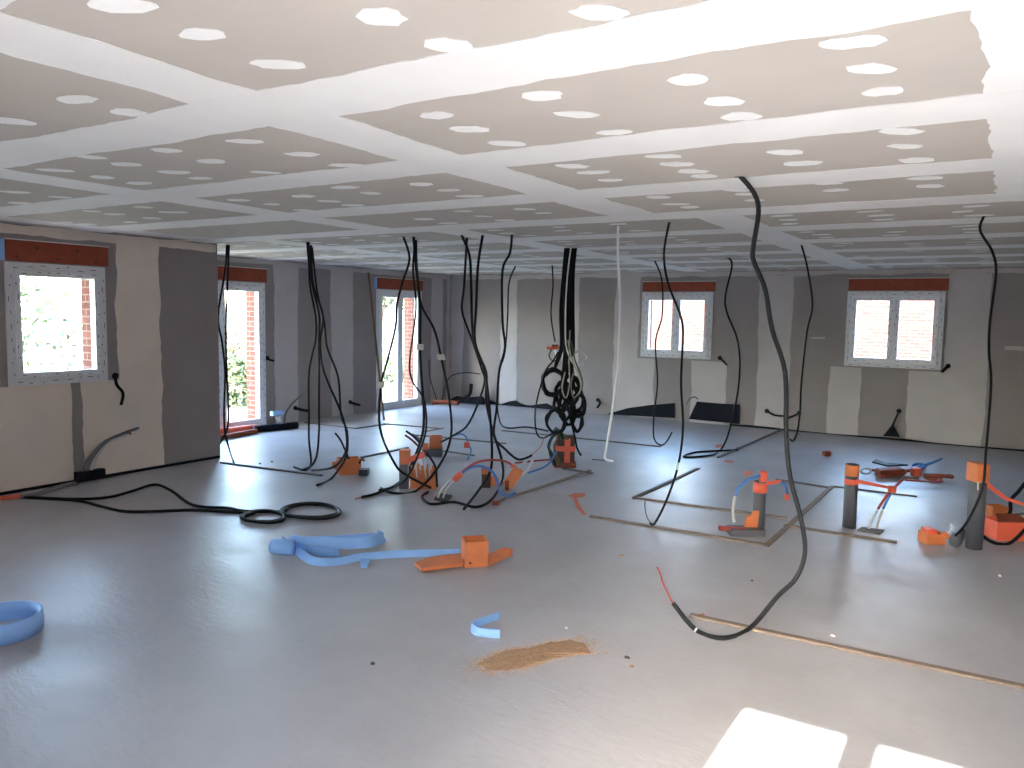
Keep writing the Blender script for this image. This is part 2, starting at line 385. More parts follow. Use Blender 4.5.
# horizontal filler streak on the back wall
wband_h(wb, 'y', YB, -1, -2.55, -2.35, 1.45, 1.48); wband_h(wb, 'y', YB, -1, -0.02, 0.25, 1.37, 1.43)

# ------------------------------------------------------------------ windows
def window(name, label, axis, base, sgn, o, leaves, film=True, shutter=True, proud=0.02, fw=0.065, sw=0.07, box_h=0.19, box_ext=0.03, blue=False, portal_rot=None, handle=False):
    u0, u1, z0, z1 = o
    root = empty(name, ((base, (u0+u1)/2, z0) if axis == 'x' else ((u0+u1)/2, base, z0)), label, None, None, 'structure')
    def B(mb, a0, a1, d0, d1, c0, c1):                # along-wall, depth (positive into the room), height
        e0, e1 = base+sgn*d0, base+sgn*d1; lo, hi = min(e0, e1), max(e0, e1)
        if axis == 'x': mb.box((lo, a0, c0), (hi, a1, c1))
        else: mb.box((a0, lo, c0), (a1, hi, c1))
        return mb
    def part(n_, m_, mb, parent=root, bevel=0.0):
        p = mb.build(n_, m_, None, False, bevel); adopt(p, root); return p
    fm = 'tape_film' if film else 'pvc'
    mb = MB()
    B(mb, u0, u0+fw, -0.05, proud, z0, z1); B(mb, u1-fw, u1, -0.05, proud, z0, z1)
    B(mb, u0+fw, u1-fw, -0.05, proud, z1-fw, z1); B(mb, u0+fw, u1-fw, -0.05, proud, z0, z0+(fw if z0 > 0.5 else 0.04))
    frame = part('frame', fm, mb, bevel=0.004)
    zz0, zz1 = z0+(fw if z0 > 0.5 else 0.04), z1-fw
    n = leaves; wl_ = (u1-u0-2*fw)/n
    for i in range(n):
        a, b = u0+fw+wl_*i, u0+fw+wl_*(i+1)
        mb = MB(); bot = sw if z0 > 0.5 else sw*1.3
        B(mb, a, a+sw, -0.05, proud+0.015, zz0, zz1); B(mb, b-sw, b, -0.05, proud+0.015, zz0, zz1)
        B(mb, a+sw, b-sw, -0.05, proud+0.015, zz1-sw, zz1); B(mb, a+sw, b-sw, -0.05, proud+0.015, zz0, zz0+bot)
        sash = part('sash', 'pvc', mb, bevel=0.004)
        mb = MB(); B(mb, a+sw-0.005, b-sw+0.005, -0.02, -0.012, zz0+bot-0.005, zz1-sw+0.005); mb.build('pane', 'glass', sash)
    if handle:
        mb = MB(); m_ = u0+fw+wl_ if n > 1 else u1-fw-sw/2
        zc = z0+1.0 if z0 < .5 else (z0+z1)/2
        B(mb, m_-0.012, m_+0.012, proud+0.015, proud+0.03, zc-0.06, zc+0.06); B(mb, m_-0.009, m_+0.009, proud+0.03, proud+0.055, zc-0.1, zc+0.02); part('handle', 'pvc', mb, bevel=0.003)
    if film:                                          # dashes printed on the protective film
        mb = MB(); d0, d1 = proud+0.0002, proud+0.0012; e0, e1 = proud+0.0152, proud+0.0162
        def dashes(a, b, fixed, horizontal, dd0, dd1):
            t = a+rng.uniform(0.02, 0.06)
            while t < b-0.04:
                L = rng.choice((0.045, 0.055, 0.012, 0.03))
                w_ = 0.010 if L < 0.02 else 0.0055
                off = rng.choice((-0.015, 0.0, 0.014))
                if horizontal: B(mb, t, t+L, dd0, dd1, fixed+off-w_/2, fixed+off+w_/2)
                else: B(mb, fixed+off-w_/2, fixed+off+w_/2, dd0, dd1, t, t+L)
                t += L+rng.uniform(0.05, 0.10)
        for zz in ((z1-fw/2,) + ((z0+fw/2,) if z0 > .5 else ())): dashes(u0+0.02, u1-0.02, zz, True, d0, d1)
        for uu in (u0+fw/2, u1-fw/2): dashes(z0+0.05, z1-0.05, uu, False, d0, d1)
        for i in range(n):
            a, b = u0+fw+wl_*i, u0+fw+wl_*(i+1)
            for zz in ((zz1-sw/2,) + ((zz0+sw/2,) if z0 > .5 else ())): dashes(a+0.02, b-0.02, zz, True, e0, e1)
            for uu in (a+sw/2, b-sw/2): dashes(zz0+0.05, zz1-0.05, uu, False, e0, e1)
        mb.build('film_print', 'print', frame)
    if shutter:
        mb = MB(); B(mb, u0+0.01, u1+box_ext, -0.02, 0.03, z1+0.012, z1+0.012+box_h); part('shutter_box', 'clay_box', mb, bevel=0.003)
        mb = MB(); B(mb, u0, u1+box_ext+0.01, -0.02, 0.033, z1+0.012+box_h, z1+0.022+box_h); part('shutter_trim', 'white_line', mb)
        mb = MB()
        for k in range(5): 
            t = u0+0.1+(u1-u0-0.2)*k/4; zc = z1+0.012+box_h*(0.68 if k % 2 else 0.2)
            B(mb, t-0.012, t+0.012, 0.03, 0.0325, zc-0.012, zc+0.012)
        part('clay_hole', 'block_dark', mb)
        if blue:
            mb = MB(); B(mb, u0-0.05, u0+0.008, -0.02, 0.02, z1+0.01, z1+0.012+box_h); part('insulation_end', 'blue_foam', mb)
    if z0 > 0.5:                                      # outside sill
        mb = MB(); B(mb, u0-0.02, u1+0.02, -0.42, -0.05, z0-0.03, z0+0.028); part('sill', 'slab', mb)
    return root
window('window_1', 'single white window with printed film on the near left wall', 'x', XL, 1, W1, 1, blue=True, sw=0.05, fw=0.075)
window('window_2', 'tall glazed door half hidden behind the projecting left corner', 'x', XF, 1, W2, 2, handle=False)
window('window_3', 'tall double glazed door near the far left corner', 'x', XF, 1, W3, 2, film=False, blue=True, handle=True)
window('window_4', 'double window left of the middle on the back wall', 'y', YB, -1, W4, 2, sw=0.068, box_h=0.16)
window('window_5', 'double window on the right part of the back wall', 'y', YB, -1, W5, 2, sw=0.068, box_h=0.17)
window('window_6', 'glazed door behind the viewer letting the sun in', 'y', YR, 1, WR, 2, film=False, shutter=False)
window('added_window', 'unseen glazed door added in the left wall to light the near floor', 'x', XL, 1, WP, 2, film=False, shutter=False)  # added opening, out of view, brightens the near left floor and ceiling
for o, x, s in ((W1, XL, 1), (WP, XL, 1), (W2, XF, 1), (W3, XF, 1)):
    portal((x-s*0.2, (o[0]+o[1])/2, (o[2]+o[3])/2), (0, -s*math.pi/2, 0), o[3]-o[2], o[1]-o[0])
for o, y, s in ((W4, YB, -1), (W5, YB, -1), (WR, YR, 1)):
    portal(((o[0]+o[1])/2, y-s*0.2, (o[2]+o[3])/2), (s*math.pi/2, 0, 0), o[1]-o[0], o[3]-o[2])

# ------------------------------------------------------------------ outside
for k, (x0, x1, y0, y1) in enumerate(((-8.95, -8.10, -1.8, 5.6), (-10.55, -9.76, 5.0, 13.4))):  # unseen eaves, added to keep the sun off the left window reveals
    e_ = MB().box((x0, y0, H+0.26), (x1, y1, H+0.38)).build('shade_eave_%d' % (k+1), 'white_line'); tag(e_, ('added roof eave shading the near left outside wall', 'added roof eave shading the set-back outside wall')[k], None, None, 'structure')
g = MB().box((-900, -900, -0.5), (900, 900, -0.3)).build('ground_outside', 'ground'); tag(g, 'sandy, grassy ground outside the house', None, None, 'structure')
bw = MB(); bw.box((-16, 20.0, -0.3), (6, 20.3, 3.4)); h_ = bw.build('brick_house', 'brick_far'); tag(h_, 'sunlit pink brick house seen through the back windows', 'building')
MB().box((-16.2, 19.9, 3.4), (6.2, 20.5, 3.6)).build('eave', 'white_line', h_)
gw = MB().box((-16, -10.3, -0.3), (16, -10.0, 2.5)).build('wall_sky_blocker', 'brick'); tag(gw, 'unseen brick wall added behind the viewer to block low sky', None, None, 'structure')  # added out of view; cuts low sky glare through the rear door
MB().box((-16, -10.35, 2.5), (16, -9.95, 2.56)).build('coping', 'slab', gw)
def tree(name, label, base, crown_h, rx, rz, n, leaf, lm, trunk_r=0.1, group=None, low=0.0):
    root = empty(name, base, label, 'tree' if 'tree' in name else 'bush', group)
    b = Vector(base)
    mb = MB(); mb.tube([b, b+Vector((0.05, 0.03, crown_h*0.5)), b+Vector((0.0, 0.1, crown_h))], trunk_r, 7, 4, taper=0.4)
    for k in range(5):
        q = k*1.3; mb.tube([b+Vector((0.03, 0.05, crown_h*(0.5+0.09*k))), b+Vector((math.cos(q)*rx*0.6, math.sin(q)*rx*0.6, crown_h*(0.75+0.1*k)))], trunk_r*0.35, 5, 1, taper=0.4)
    adopt(mb.build('trunk', 'bark'), root)
    rs = np.random.RandomState(abs(hash(label)) % 1000 if False else int(sum(map(ord, label))) % 1000)
    V, F = [], []
    for i in range(n):
        d = rs.normal(size=3); d /= np.linalg.norm(d); r_ = rs.uniform(0.25, 1)**0.6
        lump = 1+0.25*math.sin(5*d[0]+3*d[2])*math.cos(4*d[1])
        c = np.array([b.x+d[0]*rx*r_*lump, b.y+d[1]*rx*r_*lump, b.z+crown_h+d[2]*rz*r_*lump])
        if c[2] < b.z+low: c[2] = b.z+low+rs.uniform(0, .3)
        u = rs.normal(size=3); u /= np.linalg.norm(u); v = np.cross(u, rs.normal(size=3)); v /= np.linalg.norm(v)
        s = leaf*rs.uniform(0.6, 1.3); k = len(V)
        V += [tuple(c-u*s), tuple(c+v*s*0.45), tuple(c+u*s), tuple(c-v*s*0.45)]; F.append((k, k+1, k+2, k+3))
    me = bpy.data.meshes.new('foliage'); me.from_pydata(V, [], F); me.materials.append(MATS[lm]); fo_ = bpy.data.objects.new('foliage', me); col.objects.link(fo_); adopt(fo_, root); fo_['kind'] = 'stuff'
    return root
tree('leafy_tree', 'pale leafy tree outside the near left window', (-18.5, 8.2, -0.3), 1.6, 2.2, 1.5, 1500, 0.10, 'leaf', group='trees outside the left windows')
tree('leafy_tree', 'second pale tree outside the near left window, further left', (-20.5, 13.6, -0.3), 1.5, 1.9, 1.3, 1300, 0.10, 'leaf', group='trees outside the left windows')
tree('garden_bush', 'green bush with dry tips outside the half-hidden glazed door', (-14.0, 11.0, -0.3), 0.55, 0.9, 0.75, 2200, 0.07, 'leaf', 0.03)
tree('garden_bush', 'dry ochre bush outside the half-hidden glazed door', (-15.3, 12.4, -0.3), 0.9, 0.9, 0.75, 1600, 0.07, 'leaf_dry', 0.03)
tree('tall_tree', 'dark tree seen through the far left glazed door', (-19.0, 21.5, -0.3), 3.6, 2.2, 1.6, 2600, 0.14, 'leaf_dark', 0.14)
tree('garden_bush', 'low bush below the far left glazed door view', (-15.5, 17.6, -0.3), 0.4, 1.0, 0.5, 1200, 0.07, 'leaf', 0.03)

# ------------------------------------------------------------------ battens on the floor (partition lines)
def batten(p, q, label, m='wood', wd=0.045, ht=0.014):
    a, b = fl(*p), fl(*q); d = (b-a).normalized(); s = Vector((-d.y, d.x, 0))
    o = MB().obox((a+b)/2+Vector((0, 0, ht/2)), d*((b-a).length/2), s*(wd/2), Vector((0, 0, ht/2))).build('floor_batten', m, None, False, 0.002)
    return tag(o, label, 'batten', 'wooden battens on the floor')
batten((590, 517), (768, 546), 'brown batten in front of the squat grey conduit, starting at the orange paint arrow')
batten((690, 616), (1060, 696), 'long brown batten in the right foreground under the large looping cable')
batten((633, 498), (787, 519), 'brown batten running behind the squat grey conduit')
batten((634, 499), (698, 469), 'short batten running away from the end of the batten by the long black cable', 'wood_dark')
batten((766, 547), (832, 487), 'batten running away just right of the squat grey conduit')
batten((784, 526), (897, 543), 'brown batten in front of the two white tubes and banded grey conduit', 'wood', 0.05)
batten((502, 431), (661, 447), 'thin dark batten behind the cable bundle and the white cable', 'wood_dark', 0.04)
batten((718, 458), (786, 428), 'batten running towards the back wall right of the floor cable loop', 'wood_dark', 0.04)
batten((776, 480), (829, 488), 'short dark batten behind the large looping cable', 'wood_dark', 0.04)
batten((833, 487), (917, 497), 'thin dark batten behind the banded grey conduit', 'wood_dark', 0.035)
batten((384, 424), (441, 429), 'thin batten on the floor in front of the far left glazed door', 'wood_dark', 0.035)
batten((425, 432), (443, 428.5), 'very short batten end by the orange boxes near the far left door', 'wood', 0.035)
batten((411, 435), (506, 444), 'dark batten lying behind the tallest orange box cluster', 'wood_dark', 0.04)
batten((305, 423), (357, 429), 'thin batten in front of the set-back left wall', 'wood_dark', 0.035)
batten((358, 428.5), (389, 424), 'short batten meeting the thin batten by the set-back left wall', 'wood_dark', 0.035)
batten((221, 463), (322, 476), 'batten crossing the floor from the projecting left corner', 'wood_dark', 0.04)
batten((361, 458), (408, 448), 'batten between the lone orange box and the orange box cluster', 'wood_dark', 0.04)
batten((440, 451), (474, 456), 'short batten right of the small orange box', 'wood_dark', 0.04)
batten((495, 503), (590, 471), 'batten running diagonally behind the two tilted orange boxes', 'wood', 0.04)
batten((563, 469), (592, 474), 'short dark batten at the foot of the orange crossed block', 'wood_dark', 0.06)

# ------------------------------------------------------------------ cables
def hang_pts(px, r, floor_from=None, top=True, D=None, Dend=None):
    if D is None: D = depth_of(fl(px[0][0], px[0][1], H))
    D0 = D; n_ = max(1, len(px)-1)
    out = []
    for i, (x, y) in enumerate(px):
        if Dend: D = D0+(Dend-D0)*i/n_
        if i == 0 and top: p = dp(x, y, D); p.z = H+0.012
        else: p = dp(x, y, D)
        if p.z < r or (floor_from is not None and i >= floor_from): p = fl(x, y, r)
        out.append(p)
    return out
CG = 'black cables hanging from the ceiling'
def cable(px, label, r=0.012, m='black_cable', floor_from=None, D=None, name='hanging_cable', group=CG, top=True, tags=(), tip=None, cat='cable', tip_m='copper', Dend=None):
    P = hang_pts(px, r, floor_from, top, D, Dend)
    root = empty(name, P[0], label, cat, group)
    adopt(MB().tube(P, r, 8, 5).build('sheath', m, None, True), root)
    if top:
        adopt(MB().lathe((P[0].x, P[0].y, H), [(r*1.0, -0.0006), (r*1.9, -0.0006), (r*1.9, 0.004)], 12).build('ceiling_hole', 'print'), root)
    for (i, m2, L) in tags:
        c = P[i]; t = (P[min(i+1, len(P)-1)]-P[max(i-1, 0)]).normalized()
        if m2 == 'tag':
            adopt(MB().obox(c, t*0.03, _rt*L, Vector((-_sy, _cy, 0))*(r+0.004)).build('tape_tag', m2), root)
        else: adopt(MB().tube([c-t*L, c+t*L], r*1.15, 8, 1).build('tape_wrap', m2, None, True), root)
    if tip:
        t = (P[-1]-P[-2]).normalized(); e = P[-1]
        Q = [e-t*0.005] + hang_pts(tip, r*0.35, 0 if e.z < 0.05 else None, False, D or depth_of(P[-1]))
        adopt(MB().tube(Q, r*0.38, 6, 4).build('bare_wire', tip_m, None, True), root)
    return root
cable([(227,245),(225,271),(218,316),(222,342),(225,372),(224,410),(225,432),(229,448),(234,463)], 'bowed left cable of the pair beside the projecting corner')
cable([(229,245),(227.5,283),(226,327),(226.5,365),(228,400),(228,425),(222,440),(212,454)], 'straighter right cable of the pair beside the projecting corner')
cable([(307,242),(309,266),(310,286),(315.5,316),(315.5,339),(309,372),(309,415),(309,440),(311,463),(305,470),(294,467)], 'leftmost of the four cables bunched before the set-back wall', floor_from=9)
cable([(308.5,242),(312,283),(319,314),(319,339),(319,372),(319,410),(319,431),(317,454),(312,465),(302,470)], 'second from left of the four cables bunched before the set-back wall', floor_from=8)
cable([(311,245),(313,283),(323,316),(320,342),(324,372),(342,415),(347,443),(342,459),(331,468),(312,470)], 'third of the four bunched cables, curling towards the lone orange box', Dend=8.0, floor_from=9)
cable([(312,247),(317,291),(324,321),(327,347),(338,377),(341,415),(347,431),(346,456),(332,478),(317,485)], 'rightmost of the four bunched cables, its end reaching forward on the floor', Dend=8.0, floor_from=8)
cable([(403,237),(409.5,258),(403,281),(397,304),(395.5,327),(387,362),(381,385),(380,428),(395,464),(408,476),(431,488)], 'cable swinging left across the far left glazed door with a white tag', Dend=7.3, tags=((6, 'tag', 0.03),))
cable([(413.5,237),(416,266),(420,304),(420,347),(421,372),(424,418),(419,446),(403,479),(380,492),(362,497)], 'thick straight cable right of the far left glazed door with a tag', r=0.014, tags=((3, 'tag', 0.035),), tip=[(360,497.5),(355,499)], floor_from=8)
cable([(415,240),(413,271),(416,309),(409.5,362),(413,382),(424,400),(426,430),(416,460),(405,480),(392,487),(379,490)], 'thin cable bowing left beside the thick straight one', Dend=7.3, r=0.010, floor_from=9)
cable([(416,240),(417,271),(421,304),(434,329),(441,357),(449,398),(451,436),(439,466),(416,491),(393,493),(381,488)], 'cable looping right with a white tag, right of the far left door', Dend=7.3, tags=((4, 'tag', 0.04),), floor_from=8)
cable([(461,235),(469.5,255.5),(471,283),(472,322),(475,347),(486,372),(486,398),(491,425),(502,461),(502,481),(492,499),(476,507),(454,502),(431,504),(422,497),(428,492)], 'cable of the middle trio whose end curls around the white tubes', floor_from=9, r=0.013)
cable([(467,238),(464,286),(462,311),(471,337),(481,367),(484,385),(469,423),(454,435),(441,442)], 'cable of the middle trio that swings back to the small orange box', Dend=9.2)
cable([(483,235),(478,266),(476,309),(475,342),(485,372),(490,415),(492,456),(489,474),(476,494),(464,509)], 'straight right cable of the middle trio reaching the floor', floor_from=8, r=0.013, tip=[(466,509.5),(470,508)], tip_m='white_cable')
cable([(512,235),(510,253),(502.5,271),(502.5,322),(505,347),(499,372),(497,405),(494,436),(505,449),(517,459),(526,458),(532,455)], 'cable right of the middle trio ending in an upward hook', tip=[(535,452),(541,446),(544,437)])
cable([(516,266),(509,283),(507.6,316),(505,352),(499,372),(497,400),(500,422),(508,428),(527,427),(548,431)], 'more distant thin cable that trails along the floor to the bundle', r=0.012, floor_from=7)
f_ = cable([(552,265),(553,285),(551,315),(555,342)], 'short distant cable hanging left of the bundle with an orange connector', r=0.011)
cable([(618,226),(618,260),(620,300),(619,345),(617,375),(611,420),(606,450),(605,458),(608,460.5),(613,461)], 'single white cable hanging right of the bundle with a hooked end', r=0.011, m='white_cable', group='hanging cable singles', tip=[(600,460),(592,459.5)], tip_m='black_cable')
cable([(669.5,222.5),(664,253),(668,283),(680,314),(683,334),(681,382),(683,428),(678,466),(667,499),(655,523),(650,523)], 'long black cable passing in front of the left back window', r=0.010, tip=[(647,517),(645,508),(645,500)], tags=((7, 'tag', 0.008),), tip_m='black_cable')
cable([(654.5,261),(662,281),(662,316),(655.5,342),(657.5,382),(654,415),(654,438),(661,445),(667,441),(672,432)], 'distant cable before the left back window ending in an upward hook', r=0.011)
cable([(727,258),(732,266),(725,304),(738,342),(739,382),(730,428),(722,448),(712,455),(684,457),(697,452),(738,450)], 'cable right of the left back window ending in a floor loop', r=0.012, floor_from=6, tip=[(736,448),(741,446.5)])
cable([(739,177),(754,193),(758.5,212),(753,249),(754,262),(765,289),(772,329),(785,372),(786,430),(790,476),(801,519),(805,552),(796,578),(777,597),(750,628),(723,638),(696,630),(673,603)], 'large grey cable in the foreground looping low above the floor with red wires', r=0.0135, m='grey_cable', tip=[(670,598),(663,583),(660,573),(657,567)], tip_m='red_wire', tags=((16, 'white_cable', 0.006),), group='hanging cable singles')
cable([(801,245),(807,266),(812.5,304),(807,332),(801.5,382),(800,412),(797,433),(793,441),(790,439)], 'single cable hanging left of the right back window', r=0.010)
cable([(984.5,216.5),(980,230),(992,251),(996,273),(990,321),(989,352),(991,385),(986,451),(982,489),(967,522),(955,536)], 'rightmost ceiling cable ending beside the tall grey conduit', r=0.009)

# ------------------------------------------------------------------ central bundle
DB = depth_of(fl(570, 248, H))
BLS = ['bundle cable forming the big ring on the left', 'second bundle cable wound into the big left ring', 'bundle cable hanging lowest on the left, in a loose coil above the crossed block',
 'bundle cable with a small coil right of the big ring', 'bundle cable with a narrow coil in the middle of the bundle', 'bundle cable with the narrow coil hanging lowest on the right', 'bundle cable with a wide coil on the right, at mid height',
 'bundle cable coiled furthest right, just above the lowest right coil', 'bundle cable with a tall narrow coil low in the middle', 'bundle cable coiled between the big ring and the beige wire', 'bundle cable with the topmost coil, at the right of the beige wire']
def loop_pts(cx, cy, rx, ry, turns, D, a0=math.pi/2, n=10, jit=0.8, sgn=1):
    out = []
    for k in range(int(n*turns)+1):
        q = a0+sgn*2*math.pi*k/n
        j = (1+0.06*math.sin(k*1.7))
        out.append(dp(cx+rx*j*math.cos(q)+rng.uniform(-jit, jit)*0.4, cy-ry*j*math.sin(q)+rng.uniform(-jit, jit)*0.4, D+0.03*math.sin(k*0.9)))
    return out
strands = [  # top x, mid x, coil centre, radii, turns, sign, dD
 (565.5, 560, (553, 382), (10, 13), 3.2, 1, 0.00), (567, 562, (553.5, 383), (11, 12), 2.8, 1, 0.05), (568, 564, (556, 421), (9, 12), 2.1, 1, -0.05),
 (569, 566, (560, 403), (6, 10), 2.2, -1, 0.03), (570, 566.5, (565, 408), (6, 12), 2.2, 1, -0.04), (571, 568, (577, 421), (5, 10), 3.2, -1, 0.02),
 (572, 569, (574, 400), (9, 12), 2.3, -1, 0.06), (573, 570, (578, 405), (7, 11), 2.2, -1, -0.06), (574, 571, (569, 412), (6, 13), 2.2, 1, 0.00),
 (575, 571.5, (563, 394), (7, 12), 2.2, 1, 0.07), (576, 573, (571, 390), (8, 14), 2.2, -1, -0.07)]
for i, (tx, mx_, c, rr, tn, sg, dD) in enumerate(strands):
    D = DB+dD*0.6
    P = [dp(tx, 250, DB+dD*0.3)]; P[0].z = H+0.012
    P += [dp(tx-2.2, 272, D), dp(mx_+0.3, 310, D), dp(mx_+0.8, 345, D), dp((mx_+c[0])/2, c[1]-rr[1]-9, D)]
    P += loop_pts(c[0], c[1], rr[0], rr[1], tn+1.6, D, sgn=sg, jit=2.2)
    root = empty('bundle_cable', P[0], BLS[i], 'cable', 'cables of the central bundle')
    adopt(MB().tube(P, 0.0145, 7, 4).build('sheath', 'black_cable', None, True), root)
# looser wires of the bundle, each different
P = [dp(571, 250, DB-0.05)]; P[0].z = H+0.012
P += [dp(567.5, 275, DB-0.06), dp(565.5, 310, DB-0.06), dp(566, 345, DB-0.06), dp(572, 362, DB-0.05)] + loop_pts(580, 358, 6.5, 7.5, 2.2, DB-0.04, a0=math.pi*1.2)
tag(MB().tube(P, 0.008, 6, 4).build('white_loop_cable', 'white_cable', None, True), 'thin pale grey cable looped right of the bundle', 'cable')
for k, (dx, m_, lb) in enumerate(((0, 'rope_cream', 'cream wire hanging down the right side of the bundle'), (3, 'green_wire', 'green wire hanging down the right side of the bundle'))):
    D = DB-0.08
    tag(MB().tube([dp(568+dx, 340, D), dp(572+dx, 360, D), dp(578+dx*0.8, 374, D), dp(581+dx*0.5, 384, D), dp(579+dx*0.3, 393, D), dp(573, 397, D), dp(571, 385, D), dp(574, 372, D)], 0.009, 6, 5).build('loose_wire', m_, None, True), lb, 'wire')
tag(MB().tube([dp(558, 352, DB-.1), dp(553, 361, DB-.1), dp(545, 372, DB-.1), dp(537, 400, DB-.1), dp(535, 418, DB-.1), dp(537, 434, DB-.1), dp(543, 438, DB-.1), dp(551, 434, DB-.1), dp(556, 432, DB-.1)], 0.009, 6, 5).build('loose_wire', 'black_cable', None, True), 'thin black wire bowing out left of the bundle', 'wire')
tag(MB().tube([dp(567, 405, DB-.1), dp(571, 422, DB-.1), dp(575, 438, DB-.12), dp(577, 448, DB-.15), dp(581, 455.5, DB-.2)], 0.012, 6, 5).build('loose_wire', 'black_cable', None, True), 'black cable tail dropping right of the crossed block', 'wire')
tag(MB().tube([dp(570, 330, DB-.12), dp(569, 360, DB-.12), dp(569.5, 384, DB-.12), dp(566, 398, DB-.1), dp(562, 388, DB-.1), dp(565, 372, DB-.1)], 0.008, 6, 5).build('loose_wire', 'rope_cream', None, True), 'beige wire looped within the front of the bundle', 'wire')

# orange connector at the end of the short distant cable
DF = depth_of(fl(552, 265, H)); e = dp(555, 348, DF)
for dx, dz, L, m_ in ((-0.05, 0.0, 0.08, 'red_orange'), (0.03, 0.01, 0.06, 'orange'), (0.0, 0.03, 0.05, 'rust')):
    adopt(MB().obox(e+_rt*dx+Vector((0, 0, dz)), _rt*L, HEAD*0.03, Vector((0.0, 0.0, 0.022))).build('connector', m_, None, False, 0.004), f_)
adopt(MB().tube([e+Vector((0, 0, -0.02)), e+_rt*0.03+Vector((0, 0, -0.1)), e+_rt*0.02+Vector((0, 0, -0.18))], 0.022, 8, 4).build('wire_stub', 'white_cable', None, True), f_)
adopt(MB().tube([e+_rt*-0.05+Vector((0, 0, -0.02)), e+_rt*-0.09+Vector((0, 0, -0.12)), e+_rt*-0.03+Vector((0, 0, -0.2)), e+_rt*0.05+Vector((0, 0, -0.18))], 0.008, 6, 4).build('wire_stub', 'grey_cable', None, True), f_)

# crossed block under the bundle
b0 = fl(565, 468); k_ = empty('crossed_block', b0, 'dark block with an orange tape cross standing under the cable bundle', 'block')
def lb(mb, o, x0, x1, y0, y1, z0, z1): return mb.obox(o+_rt*((x0+x1)/2)+HEAD*((y0+y1)/2)+Vector((0, 0, (z0+z1)/2)), _rt*((x1-x0)/2), HEAD*((y1-y0)/2), Vector((0, 0, (z1-z0)/2)))
adopt(lb(MB(), b0, -0.13, 0.13, 0, 0.22, 0, 0.06).build('base', 'rust', None, False, 0.01), k_)
adopt(lb(MB(), b0, -0.10, 0.11, 0.02, 0.20, 0.06, 0.36).build('body', 'block_dark', None, False, 0.015), k_)
adopt(lb(MB(), b0, -0.01, 0.055, 0.008, 0.02, 0.05, 0.34).build('tape', 'red_orange'), k_)
adopt(lb(MB(), b0, -0.12, 0.115, 0.004, 0.016, 0.19, 0.25).build('tape', 'red_orange'), k_)
for j in range(5):
    x = -0.11-0.02*j
    adopt(MB().tube([b0+_rt*(x+0.06)+Vector((0, 0, 0.03))-HEAD*0.02, b0+_rt*(x+0.01)-HEAD*0.03+Vector((0, 0, 0.16)), b0+_rt*(x-0.02+0.03*math.sin(j*2))-HEAD*0.01+Vector((0, 0, 0.27)), b0+_rt*(x+0.08)+HEAD*0.05+Vector((0, 0, 0.38+0.02*j)), b0+_rt*(x+0.14)+Vector((0, 0, 0.33))], 0.012, 6, 4).build('wire', ('green_wire', 'rust', 'green_wire', 'black_cable', 'green_wire')[j], None, True), k_)
for dz, m_, ex in ((0.10, 'red_wire', (515, 463)), (0.2, 'blue_wire', (528, 473))):
    adopt(MB().tube([b0+_rt*-0.1+Vector((0, 0, dz)), (b0+fl(*ex, 0.05))/2+Vector((0, 0, 0.06)), fl(*ex, 0.03)], 0.011, 6, 5).build('wire', m_, None, True), k_)

# ------------------------------------------------------------------ things lying on the floor
def ftube(name, pts, r, m, label=None, cat=None, parent=None, sub=5, n=8, group=None):
    P = [fl(p[0], p[1], (p[2] if len(p) > 2 else r)) for p in pts]
    o = MB().tube(P, r, n, sub).build(name, m, None, True)
    if parent: adopt(o, parent)
    else: tag(o, label, cat, group)
    return o
def ell(c, rx, ry, turns, n=12, a0=math.pi, z=0.012, dz=0.004):
    return [(c[0]+rx*(1+0.09*math.sin(0.61*k))*math.cos(a0-2*math.pi*k/n), c[1]-ry*(1+0.22*math.cos(0.43*k))*math.sin(a0-2*math.pi*k/n), z+dz*k/n) for k in range(int(turns*n)+1)]
ftube('floor_cable', [(24,497),(76,499),(109,497),(132,491),(155,484.5),(172,491),(193,505),(228,508),(245,511)] + ell((312, 511.5), 29, 7, 3.1), 0.013, 'black_cable', 'black cable arching on the left floor and ending in the wide flat coil', 'cable')
ftube('floor_cable', [(24,497.5),(76,500.5),(100,506),(122,511),(150,511.5),(193,510),(233,512),(250,513,.02)] + ell((264, 517), 21, 5.5, 3.2), 0.013, 'black_cable', 'straighter black cable on the left floor ending in the small coil', 'cable')
ftube('conduit_end', [(-40,502),(0,498),(22,496)], 0.022, 'red_orange', 'red orange conduit at the left edge by the wall', 'conduit')
ftube('conduit_sheath', [(20,497,.02),(38,494,.02),(55,488,.02),(76,483,.02)], 0.022, 'grey_tube', 'grey sheath lying along the foot of the near left wall', 'conduit')
# grey tubes curving up the left wall out of a black stub
p0 = wx(88, 476, XL)
t_ = empty('wall_conduits', fl(88, 480), 'grey tubes curving up against the near left wall', 'conduit')
for k, (dx, ex, m_) in enumerate(((0, (137, 428.5), 'grey_tube'), (-4, (127, 432.5), 'grey_tube'), (4, (129, 434), 'white_tube'))):
    P = [wx(86+dx, 478, XL+0.05), wx(90+dx, 462, XL+0.05), wx(102+dx*0.5, 446, XL+0.06), wx(ex[0]-16, ex[1]+6, XL+0.07), wx(ex[0], ex[1], XL+0.10)]
    adopt(MB().tube(P, 0.016, 8, 5).build('tube', m_, None, True), t_)
    adopt(MB().tube([P[3]*0.4+P[4]*0.6, P[4], P[4]+(P[4]-P[3])*0.12], 0.011, 6, 2).build('wire', ('blue_dark', 'red_wire', 'grey_cable')[k], None, True), t_)
adopt(MB().box((XL+0.01, wx(73, 478, XL).y, 0.02), (XL+0.09, wx(101, 474, XL).y, 0.11)).build('rubber_sleeve', 'membrane', None, False, 0.008), t_)

